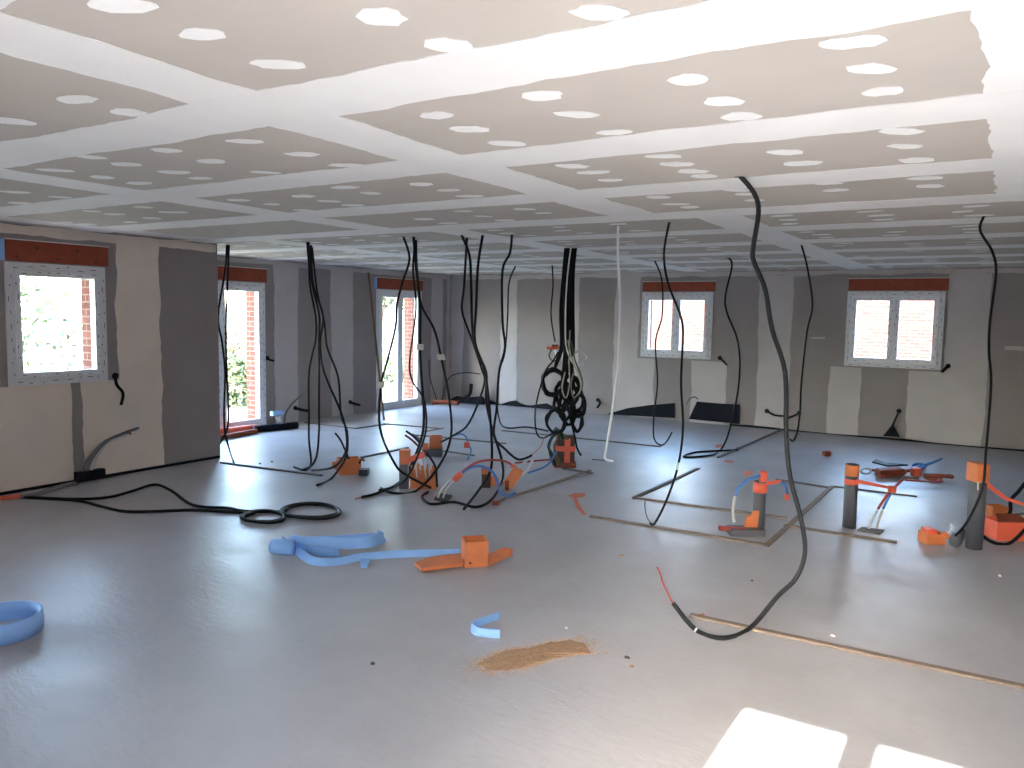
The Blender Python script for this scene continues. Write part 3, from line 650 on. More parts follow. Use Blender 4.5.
# blue perimeter foam
def ribbon(name, pts, h, th, m, label, cat, parent=None, lean=0.0):
    o = MB().ribbon([fl(*p) for p in pts], h, th, 7, lean).build(name, m, None, False)
    if parent: adopt(o, parent)
    else: tag(o, label, cat)
    return o
c = fl(1, 633); mb = MB(); R_ = 0.19
mb.lathe(c, [(R_-0.008, 0.0), (R_+0.008, 0.0), (R_+0.012, 0.05), (R_+0.008, 0.105), (R_-0.008, 0.105), (R_-0.004, 0.05), (R_-0.008, 0.0)], 36)
bh = mb.build('foam_hoop', 'blue_foam', None, True); tag(bh, 'blue foam strip bent into a hoop at the lower left edge', 'foam strip')
MB().lathe((c.x+(R_+0.012)*0.25, c.y-(R_+0.012)*0.97, 0.055), [(0.0, 0), (0.012, 0.006), (0.0, 0.012)], 8).build('stain', 'debris', bh)
bs = empty('foam_strip', fl(300, 548), 'long crumpled blue foam strip left of the orange box', 'foam strip')
ribbon('strip', [(289,546),(310,549),(345,549),(372,547),(385,541),(382,539)], 0.085, 0.010, 'blue_foam', '', '', bs, 0.5)
ribbon('strip', [(289,545),(330,544),(384,540)], 0.06, 0.008, 'blue_foam', '', '', bs, 0.3)
ribbon('strip', [(286,542),(294,552),(308,563),(326,566),(345,564),(364,560),(410,557),(460,556)], 0.055, 0.012, 'blue_foam', '', '', bs, 0.9)
ribbon('strip', [(288,545),(300,551),(320,556),(340,557)], 0.09, 0.010, 'blue_foam', '', '', bs, -0.6)
adopt(MB().tube([fl(273, 546, 0.055), fl(282, 547, 0.055), fl(294, 548, 0.05)], 0.055, 12, 3).build('rolled_end', 'blue_foam', None, True), bs)
adopt(MB().tube([fl(271, 546, 0.05), fl(274, 546.2, 0.05)], 0.022, 8, 1).build('tape_end', 'red_orange', None, True), bs)
adopt(MB().prism([fl(360, 560, .004), fl(370, 560, .004), fl(367, 568, .004), fl(361, 568, .004)], (0, 0, 1), 0.01).build('tab', 'blue_foam'), bs)
ribbon('foam_piece', [(498,619.5),(486,623.5),(475,627.5),(471.5,631),(476,635),(487,637),(500,638)], 0.045, 0.012, 'blue_foam', 'small blue foam offcut folded into a V beside the sand', 'foam strip', None, 0.15)

# orange floor box, open on top, with torn wings
def open_box(o, w_, d_, h_, th, m, parent, ax=None, ay=None, name='body', floorz=0.0):
    ax = ax or _rt; ay = ay or HEAD
    def W(mb, x0, x1, y0, y1, z0, z1): mb.obox(o+ax*((x0+x1)/2)+ay*((y0+y1)/2)+Vector((0, 0, (z0+z1)/2+floorz)), ax*((x1-x0)/2), ay*((y1-y0)/2), Vector((0, 0, (z1-z0)/2)))
    mb = MB(); W(mb, -w_/2, w_/2, 0, th, 0, h_); W(mb, -w_/2, w_/2, d_-th, d_, 0, h_); W(mb, -w_/2, -w_/2+th, th, d_-th, 0, h_); W(mb, w_/2-th, w_/2, th, d_-th, 0, h_); W(mb, -w_/2+th, w_/2-th, th, d_-th, 0, th)
    return adopt(mb.build(name, m, None, False, 0.003), parent)
bo = fl(478, 567.5); ax = (_rt*0.95+HEAD*0.22).normalized(); ay = Vector((-ax.y, ax.x, 0))
ob = empty('orange_box', bo, 'orange open-topped box with torn side wings on the bare foreground floor', 'box')
open_box(bo-ax*0.01, 0.165, 0.15, 0.185, 0.008, 'orange', ob, ax, ay)
adopt(MB().prism([fl(414, 566, .012), fl(422, 572.5, .012), fl(463, 567, .012), fl(466, 556, .012), (fl(430, 560, .012))], (0, 0, 1), 0.028).build('wing', 'orange', None, False, 0.008), ob)
adopt(MB().prism([fl(489, 567, .03), fl(512, 556, .03), fl(513, 552, .05), fl(504, 550, .05), fl(488, 557, .03)], (0, 0, 1), 0.025).build('wing', 'orange', None, False, 0.008), ob)
q_ = bo-ax*0.078+ay*0.0
for zz in (0.035,):
    adopt(MB().tube([bo-ax*0.094+ay*0.05+Vector((0, 0, zz)), bo-ax*0.091+ay*0.05+Vector((0, 0, zz))], 0.017, 10, 1).build('hole', 'block_dark'), ob)
    adopt(MB().tube([bo-ax*0.055-ay*0.0008+Vector((0, 0, zz)), bo-ax*0.055-ay*0.003+Vector((0, 0, zz))], 0.009, 10, 1).build('hole', 'block_dark'), ob)

# sand spill: one low heap of grains
rs = np.random.RandomState(3); V, F = [], []
so = [(478,664),(492,655),(510,650),(530,648),(550,643),(572,640),(588,645),(590,654),(570,655),(548,660),(530,667),(508,670),(487,671)]
cen = fl(530, 656); ring = [fl(*p) for p in so]; N = len(ring)
rings = []
for k, f in enumerate((1.0, 0.85, 0.6, 0.3)):
    for j in range(N*4):
        a = ring[j//4]; b = ring[(j//4+1) % N]; p = a.lerp(b, (j % 4)/4); p = cen.lerp(p, f*(1+rs.uniform(-0.07, 0.07)))
        V.append((p.x, p.y, (0.0008, 0.006, 0.010, 0.012)[k]+rs.uniform(0, 0.003)))
for k in range(3):
    for j in range(N*4): F.append((k*N*4+j, k*N*4+(j+1) % (N*4), (k+1)*N*4+(j+1) % (N*4), (k+1)*N*4+j))
F.append(tuple(3*N*4+j for j in range(N*4)))
for i in range(2600):
    a = rs.uniform(0, 2*math.pi); rr = 0.75+abs(rs.normal())*0.28
    j = rs.randint(N); p = cen + (ring[j].lerp(ring[(j+1) % N], rs.uniform(0, 1))-cen)*rr
    s = rs.uniform(0.0015, 0.004); k = len(V)
    V += [(p.x-s, p.y-s, 0), (p.x+s, p.y-s, 0), (p.x, p.y+s, 0), (p.x, p.y, s*1.5+0.001)]; F += [(k, k+1, k+3), (k+1, k+2, k+3), (k+2, k, k+3)]
me = bpy.data.meshes.new('sand_spill'); me.from_pydata(V, [], F); me.materials.append(MATS['sand']); o = bpy.data.objects.new('sand_spill', me); col.objects.link(o)
tag(o, 'spilled brown sand on the foreground floor', 'sand', None, 'stuff')

# ------------------------------------------------------------------ floor box clusters
def up(p, z): return p+Vector((0, 0, z))
# lone orange box
o_ = fl(350, 475); g_ = empty('orange_box', o_, 'lone orange box below the four bunched cables', 'box')
open_box(o_, 0.24, 0.18, 0.17, 0.010, 'orange', g_, (_rt*0.9+HEAD*0.35).normalized(), (HEAD*0.9-_rt*0.35).normalized())
adopt(MB().prism([up(o_-_rt*0.12, 0.02), up(o_-_rt*0.10, 0.16), up(o_-_rt*0.19, 0.14), up(o_-_rt*0.19, 0.10)], -HEAD, 0.012).build('flap', 'orange'), g_)
adopt(MB().tube([up(o_+_rt*0.1, 0.13), up(o_+_rt*0.13, 0.18)-HEAD*.02, up(o_+_rt*0.16, 0.16)-HEAD*.03], 0.012, 7, 4).build('conduit', 'rust', None, True), g_)
adopt(MB().obox(up(o_+_rt*0.15, 0.035), _rt*0.05, HEAD*0.06, Vector((0, 0, 0.035))).build('foot', 'pipe_grey', None, False, 0.006), g_)
adopt(MB().tube([dp(335, 433, depth_of(o_)), dp(341, 441, depth_of(o_)), up(o_-_rt*0.02+HEAD*.05, 0.16)], 0.011, 7, 4).build('conduit', 'grey_cable', None, True), g_)
# crenellated orange box with dark post
o_ = fl(420, 489); D_ = depth_of(o_); g_ = empty('orange_box', o_, 'tallest orange box with notched top, dark post and red tape', 'box')
adopt(MB().obox(up(fl(404, 488), 0.16), _rt*0.042, HEAD*0.05, Vector((0, 0, 0.16))).build('post', 'pipe_grey', None, False, 0.004), g_)
adopt(MB().obox(up(fl(405, 488), 0.32)-HEAD*.01, _rt*0.05, HEAD*0.06, Vector((0, 0, 0.07))).build('post_cap', 'orange', None, False, 0.004), g_)
open_box(o_+_rt*0.03, 0.26, 0.18, 0.16, 0.012, 'orange', g_)
for k in range(5):
    adopt(MB().obox(up(o_+_rt*(-0.075+0.052*k), 0.19+0.018*(k % 2)), _rt*0.018, HEAD*0.007, Vector((0, 0, 0.05))).build('tooth', 'orange', None, False, 0.003), g_)
adopt(MB().prism([dp(404, 459, D_-.06), dp(424, 451, D_-.06), dp(425, 457, D_-.06), dp(406, 464, D_-.06)], HEAD, 0.01).build('tape', 'red_orange'), g_)
for k, (a, b, c_) in enumerate((((421, 456), (424, 466), (426, 478)), ((425, 456), (429, 466), (430, 480)), ((418, 457), (416, 467), (417, 478)))):
    adopt(MB().tube([dp(*a, D_-.02), dp(*b, D_-.02), dp(*c_, D_-.02)], 0.007, 6, 4).build('wire', 'white_tube', None, True), g_)
adopt(MB().tube([dp(427, 453, D_-.03), dp(433, 462, D_-.05), dp(436, 470, D_-.06), dp(437, 487, D_-.06)], 0.011, 7, 4).build('conduit', 'black_cable', None, True), g_)
# small orange box behind it
o_ = fl(432, 457); D_ = depth_of(o_); g_ = empty('orange_box', o_, 'small orange box on a grey base behind the tallest orange box', 'box')
adopt(MB().obox(up(o_, 0.05)+HEAD*.08, _rt*0.12, HEAD*0.08, Vector((0, 0, 0.05))).build('base', 'pipe_grey', None, False, 0.008), g_)
open_box(o_+_rt*0.04+HEAD*.02, 0.15, 0.13, 0.15, 0.010, 'orange', g_, floorz=0.10)
adopt(MB().obox(up(o_-_rt*0.08, 0.13), _rt*0.035, HEAD*0.02, Vector((0, 0, 0.04))).build('flap', 'orange'), g_)
for k, (a, b, m_) in enumerate((((406, 431), (420, 443), 'grey_cable'), ((405, 435), (419, 447), 'rust'), ((412, 434), (422, 442), 'grey_tube'))):
    adopt(MB().tube([dp(*a, D_-.05), dp((a[0]+b[0])/2, (a[1]+b[1])/2-1, D_-.05), dp(*b, D_)], 0.013, 7, 3).build('conduit', m_, None, True), g_)
adopt(MB().tube([dp(448, 438, D_), dp(460, 434, D_), dp(466, 437, D_), dp(468, 444, D_), dp(471, 450, D_), dp(468, 459, D_-.3)], 0.010, 6, 4).build('wire', 'blue_wire', None, True), g_)
adopt(MB().obox(dp(467, 445, D_-.02), _rt*0.035, HEAD*0.02, Vector((0, 0, 0.035))).build('connector', 'red_orange', None, False, 0.006), g_)
# white tubes with red sleeve and coloured wires
g_ = empty('floor_conduits', fl(442, 500), 'pair of white tubes joined by a red sleeve, blue and red wires arching right', 'conduit')
D_ = depth_of(fl(442, 500))
for dx in (0, 5):
    adopt(MB().tube([dp(437+dx, 501, D_), dp(441+dx, 490, D_-.02), dp(448+dx*.8, 482, D_-.03), dp(460+dx*0.3, 474, D_-.04)], 0.010, 7, 5).build('tube', 'white_tube', None, True), g_)
adopt(MB().tube([dp(454, 480, D_-.035), dp(461, 473.5, D_-.04)], 0.030, 8, 1).build('sleeve', 'red_orange', None, True), g_)
adopt(MB().tube([dp(462, 473, D_-.04), dp(472, 467, D_-.04), dp(484, 467, D_-.04), dp(494, 474, D_-.04), dp(498, 484, D_-.04), dp(500, 493, D_-.04), dp(508, 496, D_-.04), dp(516, 493, D_-.04)], 0.013, 7, 5).build('wire', 'blue_wire', None, True), g_)
adopt(MB().tube([dp(462, 472, D_-.04), dp(475, 463, D_-.04), dp(490, 460, D_-.04), dp(504, 461, D_-.04), dp(512, 465, D_-.04)], 0.011, 7, 5).build('wire', 'red_wire', None, True), g_)
adopt(MB().obox(dp(513, 466, D_-.04), _rt*0.02, HEAD*0.015, Vector((0, 0, 0.015))).build('wire_end', 'red_orange'), g_)
adopt(MB().prism([fl(434, 500, .002), fl(446, 503, .002), fl(452, 497, .002), fl(440, 495, .002)], (0, 0, 1), 0.02).build('floor_plate', 'print'), g_)
# dark box with orange lobe, then tilted orange slab
o_ = fl(486, 488); g_ = empty('orange_box', o_, 'small dark box with orange top and side lobe, left of the tilted orange slab', 'box')
adopt(MB().obox(up(o_, 0.07)+HEAD*.05, _rt*0.045, HEAD*0.05, Vector((0, 0, 0.07))).build('body', 'block_dark', None, False, 0.004), g_)
adopt(MB().obox(up(o_, 0.17)+HEAD*.05, _rt*0.05, HEAD*0.055, Vector((0, 0, 0.03))).build('cap', 'orange', None, False, 0.004), g_)
adopt(MB().obox(up(o_+_rt*0.09, 0.07), (_rt*0.9+Vector((0, 0, -.3)))*0.05, HEAD*0.05, Vector((0.0, 0, 0.05))).build('lobe', 'orange', None, False, 0.015), g_)
o_ = fl(513, 490); g_ = empty('orange_slab', o_, 'tilted orange box lid leaning beside the diagonal batten', 'box lid')
u_ = (_rt*0.5+Vector((0, 0, 0.75))).normalized(); v_ = (_rt*0.8-Vector((0, 0, 0.5))).normalized()
adopt(MB().obox(up(o_, 0.125), u_*0.11, v_*0.055, HEAD*0.02).build('plate', 'orange', None, False, 0.008), g_)
adopt(MB().obox(up(o_-_rt*0.06, 0.05), _rt*0.02, HEAD*0.025, Vector((0, 0, 0.05))).build('hinge', 'rust', None, False, 0.006), g_)
adopt(MB().tube([up(o_+_rt*0.03, 0.2), up(o_+_rt*0.11, 0.28), up(o_+_rt*0.16, 0.32)+HEAD*.15], 0.014, 7, 3).build('tube', 'white_tube', None, True), g_)
adopt(MB().tube([up(o_+_rt*0.07, 0.15), up(o_+_rt*0.15, 0.22), up(o_+_rt*0.19, 0.27)+HEAD*.15], 0.014, 7, 3).build('tube', 'white_tube', None, True), g_)
o = MB().obox(fl(496, 503, 0.02), _rt*0.035, HEAD*0.02, Vector((0, 0, 0.02))).build('rust_lump', 'rust', None, False, 0.012); tag(o, 'small rusty lump at the near end of the diagonal batten', 'debris')

# ------------------------------------------------------------------ grey conduits standing on the right
def post(px, pyb, pyt, wpx, label, m='pipe_grey'):
    b = fl(px, pyb); D = depth_of(b); r = wpx/2*D/FPX; top = dp(px, pyt, D).z
    g = empty('standing_conduit', b, label, 'conduit')
    adopt(MB().lathe(b, [(r*0.8, 0.004), (r, 0.0), (r, top), (r*0.8, top), (r*0.8, top-0.03), (0.001, top-0.03)], 18).build('pipe', m, None, True), g)
    return g, b, D, r
def band(g, b, r, z0, z1, m, name='tape_band', k=1.06):
    adopt(MB().lathe(b, [(r, z0), (r*k, z0), (r*k, z1), (r, z1)], 18).build(name, m, None, True), g)
g_, b, D_, r = post(758, 532, 481, 12.5, 'squat grey conduit with an orange stepped bracket')
Z = lambda py: dp(758, py, D_).z
band(g_, b, r, Z(492), Z(482), 'red_orange', 'wrap', 1.12)
adopt(MB().obox(dp(763, 477, D_), _rt*0.026, HEAD*0.03, Vector((0, 0, 0.05))).build('knob', 'red_orange', None, False, 0.008), g_)
adopt(MB().prism([dp(744, 529, D_-.08), dp(757, 533, D_-.08), dp(759.5, 511, D_-.08), dp(753.5, 511.5, D_-.08), dp(752, 515, D_-.08), dp(747, 517, D_-.08)], HEAD, 0.03).build('bracket', 'orange', None, False, 0.004), g_)
adopt(MB().obox(up(fl(748, 537), 0.03)+HEAD*.07, _rt*0.14, HEAD*0.07, Vector((0, 0, 0.03))).build('base', 'pipe_grey', None, False, 0.006), g_)
adopt(MB().obox(fl(732, 529, 0.05), (_rt+HEAD*-.25)*0.10, HEAD*0.02, Vector((0, 0, 0.018))).build('strip', 'red_wire', None, False, 0.004), g_)
adopt(MB().tube([dp(734, 522, D_), dp(733, 510, D_), dp(735, 496, D_)], 0.013, 7, 4).build('tube', 'white_tube', None, True), g_)
adopt(MB().tube([dp(735, 497, D_), dp(739, 488, D_), dp(748, 480, D_), dp(761, 475, D_)], 0.012, 7, 4).build('wire', 'blue_wire', None, True), g_)
adopt(MB().prism([dp(765, 482, D_-.02), dp(782, 479.5, D_), dp(782, 482.5, D_), dp(765, 486, D_-.02)], HEAD, 0.008).build('tape', 'red_orange'), g_)
adopt(MB().tube([dp(781, 482, D_), dp(786, 486, D_), dp(787, 494, D_)], 0.012, 7, 4).build('wire', 'blue_wire', None, True), g_)
adopt(MB().obox(dp(787, 497, D_), _rt*0.018, HEAD*0.012, Vector((0, 0, 0.025))).build('wire_end', 'red_orange'), g_)
g_, b, D_, r = post(849, 527, 464, 13, 'grey conduit with orange cap and red band')
Z = lambda py: dp(849, py, D_).z
band(g_, b, r, Z(475.5), Z(464.5), 'orange', 'cap', 1.06); band(g_, b, r, Z(484), Z(478.5), 'red_orange')
adopt(MB().prism([dp(856, 479, D_-.05), dp(892, 487, D_-.05), dp(892, 489.5, D_-.05), dp(856, 483, D_-.05)], HEAD, 0.006).build('tape', 'red_orange'), g_)
g_ = empty('floor_conduits', fl(872, 530), 'two slanting white tubes right of the banded grey conduit, tied with red tape', 'conduit'); D_ = depth_of(fl(872, 530))
for a, b2, c_, m_ in (((868, 530), (878, 509), (891, 490), 'red_wire'), ((876, 532), (883, 509), (892, 492), 'blue_wire')):
    adopt(MB().tube([dp(*a, D_), dp((a[0]+b2[0])/2-.5, (a[1]+b2[1])/2, D_), dp(*b2, D_)], 0.012, 7, 3).build('tube', 'white_tube', None, True), g_)
    adopt(MB().tube([dp(*b2, D_), dp((b2[0]+c_[0])/2-.5, (b2[1]+c_[1])/2, D_), dp(*c_, D_)], 0.011, 7, 3).build('wire', m_, None, True), g_)
adopt(MB().tube([dp(892, 490, D_), dp(898, 484, D_+.1), dp(903, 479, D_+.2)], 0.012, 7, 3).build('wire', 'red_wire', None, True), g_)
adopt(MB().obox(dp(892, 489, D_-.02), _rt*0.03, HEAD*0.02, Vector((0, 0, 0.028))).build('tie', 'red_orange', None, False, 0.006), g_)
adopt(MB().prism([fl(857, 531, .002), fl(880, 535, .002), fl(884, 531, .002), fl(862, 528, .002)], (0, 0, 1), 0.012).build('floor_plate', 'wood_dark'), g_)
g_, b, D_, r = post(973.5, 548, 466, 16, 'tallest grey conduit with an orange cap near the right edge')
adopt(MB().obox(dp(978, 472, D_-.02), _rt*0.05, HEAD*0.075, Vector((0, 0, 0.072))).build('cap', 'orange', None, False, 0.008), g_)
adopt(MB().prism([dp(985, 480, D_-.02), dp(1007, 497, D_-.05), dp(1005, 500, D_-.05), dp(984, 485, D_-.02)], HEAD, 0.01).build('tape', 'red_orange'), g_)
adopt(MB().prism([dp(1007, 497, D_-.05), dp(1030, 505, D_-.05), dp(1030, 508, D_-.05), dp(1005, 500, D_-.05)], HEAD, 0.01).build('tape', 'red_orange'), g_)
adopt(MB().tube([dp(978, 482, D_-.12), dp(978, 490, D_-.12)], 0.006, 6, 1).build('clip', 'white_tube'), g_)
# orange box left of the tall conduit
o_ = fl(936, 545); g_ = empty('orange_box', o_, 'orange box with grey tube at the foot of the tallest conduit', 'box')
open_box(o_, 0.15, 0.14, 0.085, 0.009, 'orange', g_)
adopt(MB().prism([up(o_+_rt*0.03, 0.09), up(o_+_rt*0.17, 0.0), up(o_+_rt*0.17, 0.03), up(o_+_rt*0.05, 0.115)], -HEAD, 0.02).build('flap', 'orange'), g_)
adopt(MB().obox(up(o_-_rt*0.03, 0.1)+HEAD*.06, _rt*0.04, HEAD*0.05, Vector((0, 0, 0.02))).build('lid', 'red_orange', None, False, 0.004), g_)
adopt(MB().tube([fl(955, 542, .05), fl(960, 532, .08)], 0.045, 10, 1).build('tube', 'pipe_grey', None, True), g_)
adopt(MB().tube([up(o_+_rt*.09, 0.10), up(o_+_rt*0.12, 0.15), up(o_+_rt*0.10, 0.17), up(o_+_rt*0.13, 0.11)], 0.005, 6, 4).build('wire', 'white_cable', None, True), g_)
# boxes at the right edge
o_ = fl(1000, 521); D_ = depth_of(o_); g_ = empty('orange_box', o_, 'square orange box right of the tallest conduit', 'box')
open_box(o_, 0.14, 0.13, 0.125, 0.01, 'orange', g_)
adopt(MB().obox(up(o_, 0.068)-HEAD*.004, _rt*0.05, HEAD*0.003, Vector((0, 0, 0.05))).build('lid', 'orange', None, False, 0.002), g_)
o_ = fl(1014, 541); g_ = empty('orange_box', o_, 'pinkish orange box cut by the right edge of the picture', 'box')
open_box(o_, 0.28, 0.2, 0.15, 0.012, 'red_orange', g_)
adopt(MB().prism([up(o_-_rt*.14, 0.15), up(o_+_rt*.1, 0.15), up(o_+_rt*.08, 0.19)+HEAD*.1, up(o_-_rt*.1, 0.19)+HEAD*.1], (0, 0, 1), 0.01).build('lid', 'rust'), g_)
tag(MB().tube([dp(1030, 477, D_), dp(1018, 492, D_), dp(1011, 500, D_), dp(1010, 512, D_), dp(1003, 518, D_)], 0.016, 8, 5).build('thick_cable', 'black_cable', None, True), 'thick black cable curving in from the right edge', 'cable')
D2 = depth_of(o_)-.12
tag(MB().tube([dp(981, 534, D2), dp(988, 540, D2), dp(999, 544, D2), dp(1012, 542, D2), dp(1030, 524, D2)], 0.013, 8, 5).build('thick_cable', 'black_cable', None, True), 'black cable sagging in front of the pinkish orange box', 'cable')
tag(MB().tube([dp(981, 519, D_-.1), dp(1000, 518, D_-.1), dp(1012, 515, D_-.1), dp(1030, 513, D_-.1)], 0.010, 8, 4).build('thick_cable', 'grey_tube', None, True), 'pale grey cable behind the pinkish orange box at the right edge', 'cable')

# scattered bits behind the conduits
def dobj(mb, name, m, label, cat, sm=False, bevel=0.0): return tag(mb.build(name, m, None, sm, bevel), label, cat, 'scrap heap behind the grey conduits')
dobj(MB().tube(ell_pts := [fl(866+5*math.cos(k*.7), 471-2.5*math.sin(k*.7), 0.03+0.05*(1+math.sin(k*.7))) for k in range(19)], 0.012, 6, 3), 'cable_roll', 'white_tube', 'small roll of pale cable at the left end of the scrap heap', 'cable', True)
dobj(MB().prism([fl(872, 463, .1), fl(888, 467, .1), fl(908, 466, .1), fl(886, 464, .1), fl(876, 461, .1)], (0, 0, 1), 0.02), 'black_offcut', 'membrane', 'black flat offcut on top of the scrap heap', 'offcut')
for k, (a, b2, lb_) in enumerate((((872, 470), (905, 473), 'rusty bent tube at the left of the scrap heap'), ((880, 476), (915, 470), 'rusty tube crossing the middle of the scrap heap'), ((905, 480), (942, 481), 'long thin red tube at the front of the scrap heap'), ((930, 476), (952, 477), 'rust coloured tube at the right end of the scrap heap'))):
    p, q = fl(*a, .03+.01*k), fl(*b2, .03+.01*k); mid = (p+q)/2+HEAD*0.05*(1 if k % 2 else -1)
    dobj(MB().tube([p, mid, q, q+HEAD*.08], (0.016, 0.02, 0.011, 0.022)[k], 7, 5), 'rusty_tube', ('rust', 'rust', 'red_wire', 'rust')[k], lb_, 'tube', True)
dobj(MB().obox(fl(890, 472, .06), (_rt+HEAD*.3)*0.16, HEAD*0.07, Vector((0, 0, 0.04))), 'rusty_plate', 'rust', 'rusty flat plate in the middle of the scrap heap', 'plate', False, 0.01)
dobj(MB().obox(fl(898, 477, .015), (_rt-HEAD*.2)*0.2, HEAD*0.03, Vector((0, 0, 0.012))), 'wood_offcut', 'wood_dark', 'dark wooden offcut under the scrap heap', 'offcut', False, 0.003)
dobj(MB().obox(fl(916, 472, .05), (_rt+HEAD*.2)*0.055, HEAD*0.05, Vector((0.0, 0, 0.05))), 'orange_offcut', 'red_orange', 'bright orange lump in the scrap heap next to the blue coil', 'offcut', False, 0.02)
dobj(MB().obox(fl(933, 477, .035), (_rt-HEAD*.1)*0.08, HEAD*0.06, Vector((0.0, 0, 0.03))), 'rusty_plate', 'rust', 'rust coloured crumpled plate at the right of the scrap heap', 'plate', False, 0.015)
dobj(MB().tube([fl(919+6*math.cos(k*.8), 466-2.2*math.sin(k*.8), 0.05+0.02*math.sin(k*1.3)) for k in range(14)]+[fl(928, 464, .09), fl(936, 461, .1), fl(941, 458.5, .1)], 0.016, 7, 4), 'blue_coil', 'blue_wire', 'blue coiled tube with a straight end on the scrap heap', 'tube', True)
tag(MB().obox(fl(826.5, 453.5, 0.03), (_rt+HEAD*.3)*0.045, (HEAD-_rt*.3)*0.03, Vector((0, 0, 0.03))).build('brick_chunk', 'rust', None, False, 0.006), 'small dark red brick chunk alone on the far floor', 'brick')

# ------------------------------------------------------------------ orange paint marks
def paint(polys, label):
    mb = MB()
    for P in polys: mb.prism([fl(x, y, 0.0006) for x, y in P][::-1], (0, 0, 1), 0.0008)
    tag(mb.build('paint_mark', 'paint_orange'), label, 'paint mark')
paint([[(567,496),(575,493),(586,493.5),(584,497),(576,498.5),(572,497.5)], [(573,498),(577,498),(580,506),(587,515),(583,515),(576,507)]], 'hooked orange paint arrow at the left end of the front batten')
paint([[(743,472),(752,470.5),(753,474.5),(744,476)]], 'faded orange paint spot behind the squat grey conduit')
paint([[(724,460),(735,461),(732,463),(725,462)]], 'faint orange paint smear at the end of the far batten')
paint([[(696,615),(704,613),(705,616),(697,618)]], 'small orange paint dab at the near end of the foreground batten')
paint([[(715,445),(722,444),(722,447),(716,448)]], 'small pink orange paint dot beside the floor cable loop')

# ------------------------------------------------------------------ membranes along the walls
def mem(pts, axis, base, sgn, label, th=0.012):
    P = [(wy(x, y, YB-0.012) if axis == 'y' else wx(x, y, base)) for x, y in pts]
    for p in P: p.z = max(p.z, 0.002)
    tag(MB().prism(P, (0, -1, 0), th).build('membrane_flap', 'membrane', None, False, 0.002), label, 'membrane')
mem([(606,418),(675,418),(675,403),(650,405),(628,408)], 'y', YB, -1, 'dark membrane flap on the back wall left of the two, tapering to the left')
mem([(689,419),(740,424),(740,404.5),(720,403.5),(697,401.5)], 'y', YB, -1, 'dark membrane flap on the back wall with square right end')
for k, (x0, x1, hh, lb_) in enumerate(((-9.35, -6.6, 0.10, 'crumpled black membrane at the foot of the back wall near the left corner'), (-3.75, XR-0.1, 0.035, 'thin black membrane edge along the right part of the back wall'))):
    n = 24; P = [(x0, YB-0.03, 0.003)]
    top = [(x0+(x1-x0)*i/n, YB-0.03, max(0.015, hh*(0.65+0.35*math.sin(i*1.1)+rng.uniform(-.15, .15)))) for i in range(n+1)]
    P = [(x1, YB-0.03, 0.003), (x0, YB-0.03, 0.003)] + top
    tag(MB().prism(P, (0, -1, 0), 0.02).build('membrane_flap', 'membrane'), lb_, 'membrane')
tag(MB().box((XL+0.003, 2.0, 0.001), (XL+0.02, YC-0.02, 0.03)).build('membrane_flap', 'membrane', None, False, 0.004), 'thin dark membrane edge along the foot of the near left wall', 'membrane')
# black clump in the far corner
g_ = empty('membrane_clump', fl(458, 398), 'black crumpled clump of membrane and orange conduit in the far left corner', 'membrane')
c0 = Vector((XF+0.48, YB-0.25, 0.0))
adopt(MB().prism([c0+Vector((-.3, 0, 0.002)), c0+Vector((.5, 0.1, 0.002)), c0+Vector((.45, .1, .16)), c0+Vector((.1, .1, .12)), c0+Vector((-.25, .05, .08))], (0.1, -1, 0), 0.08).build('clump', 'membrane', None, False, 0.02), g_)
adopt(MB().tube([c0+Vector((-.35, -.5, .03)), c0+Vector((-.1, -.4, .05)), c0+Vector((.15, -.3, .04))], 0.04, 8, 4).build('conduit', 'rust', None, True), g_)
adopt(MB().tube([c0+Vector((.1, -.1, .1)), c0+Vector((.25, -.1, .2)), c0+Vector((.3, -.12, .4))], 0.035, 8, 4).build('rolled_edge', 'membrane', None, True), g_)
adopt(MB().tube([c0+Vector((-.2, -.4, .05)), c0+Vector((-.1, -.3, .5)), c0+Vector((.2, -.2, .62)), c0+Vector((.5, -.1, .6))], 0.010, 6, 5).build('wire', 'grey_cable', None, True), g_)
adopt(MB().tube([c0+Vector((-.3, -.4, .05)), c0+Vector((-.4, -.5, .5)), c0+Vector((-.35, -.6, .85))], 0.010, 6, 5).build('wire', 'grey_cable', None, True), g_)

# ------------------------------------------------------------------ conduit stubs in the walls
def stub(pts, X=None, Y=None, r=0.018, m='black_cable', label='', rose=0.035):
    f = (lambda x, y, d: wx(x, y, X+d)) if X is not None else (lambda x, y, d: wy(x, y, Y-d))
    P = [f(x, y, 0.0 + 0.03*min(i+0.3, 3)) for i, (x, y) in enumerate(pts)]
    g = empty('wall_stub', P[0], label, 'conduit stub', 'conduit stubs in the walls')
    adopt(MB().tube(P, r, 7, 4).build('conduit', m, None, True), g)
    n = Vector((1, 0, 0)) if X is not None else Vector((0, -1, 0)); c_ = f(pts[0][0], pts[0][1], 0.002)
    adopt(MB().tube([c_, c_+n*0.012], rose, 10, 1).build('grommet', m), g)
stub([(115,376),(117,385),(122,391),(123,396),(121,405)], X=XL, label='drooping black cable tail on the near left wall right of the window', r=0.016)
stub([(267,358),(270,360),(274,361)], X=XF, label='small black stub beside the half-hidden glazed door', r=0.016)
stub([(295,408),(302,410),(309,411)], X=XF, label='horizontal black stub low on the set-back wall, behind the four bunched cables', r=0.024)
stub([(350,402),(355,404),(360,405)], X=XF, label='short black stub low on the set-back wall near the leaning pole', r=0.022)
stub([(598,400),(600,403),(597,408)], Y=YB, label='black stub low on the back wall right of the bundle', r=0.02)
stub([(720,358),(723,361),(727,365)], Y=YB, label='small black stub beside the lower right corner of the left back window', r=0.014)
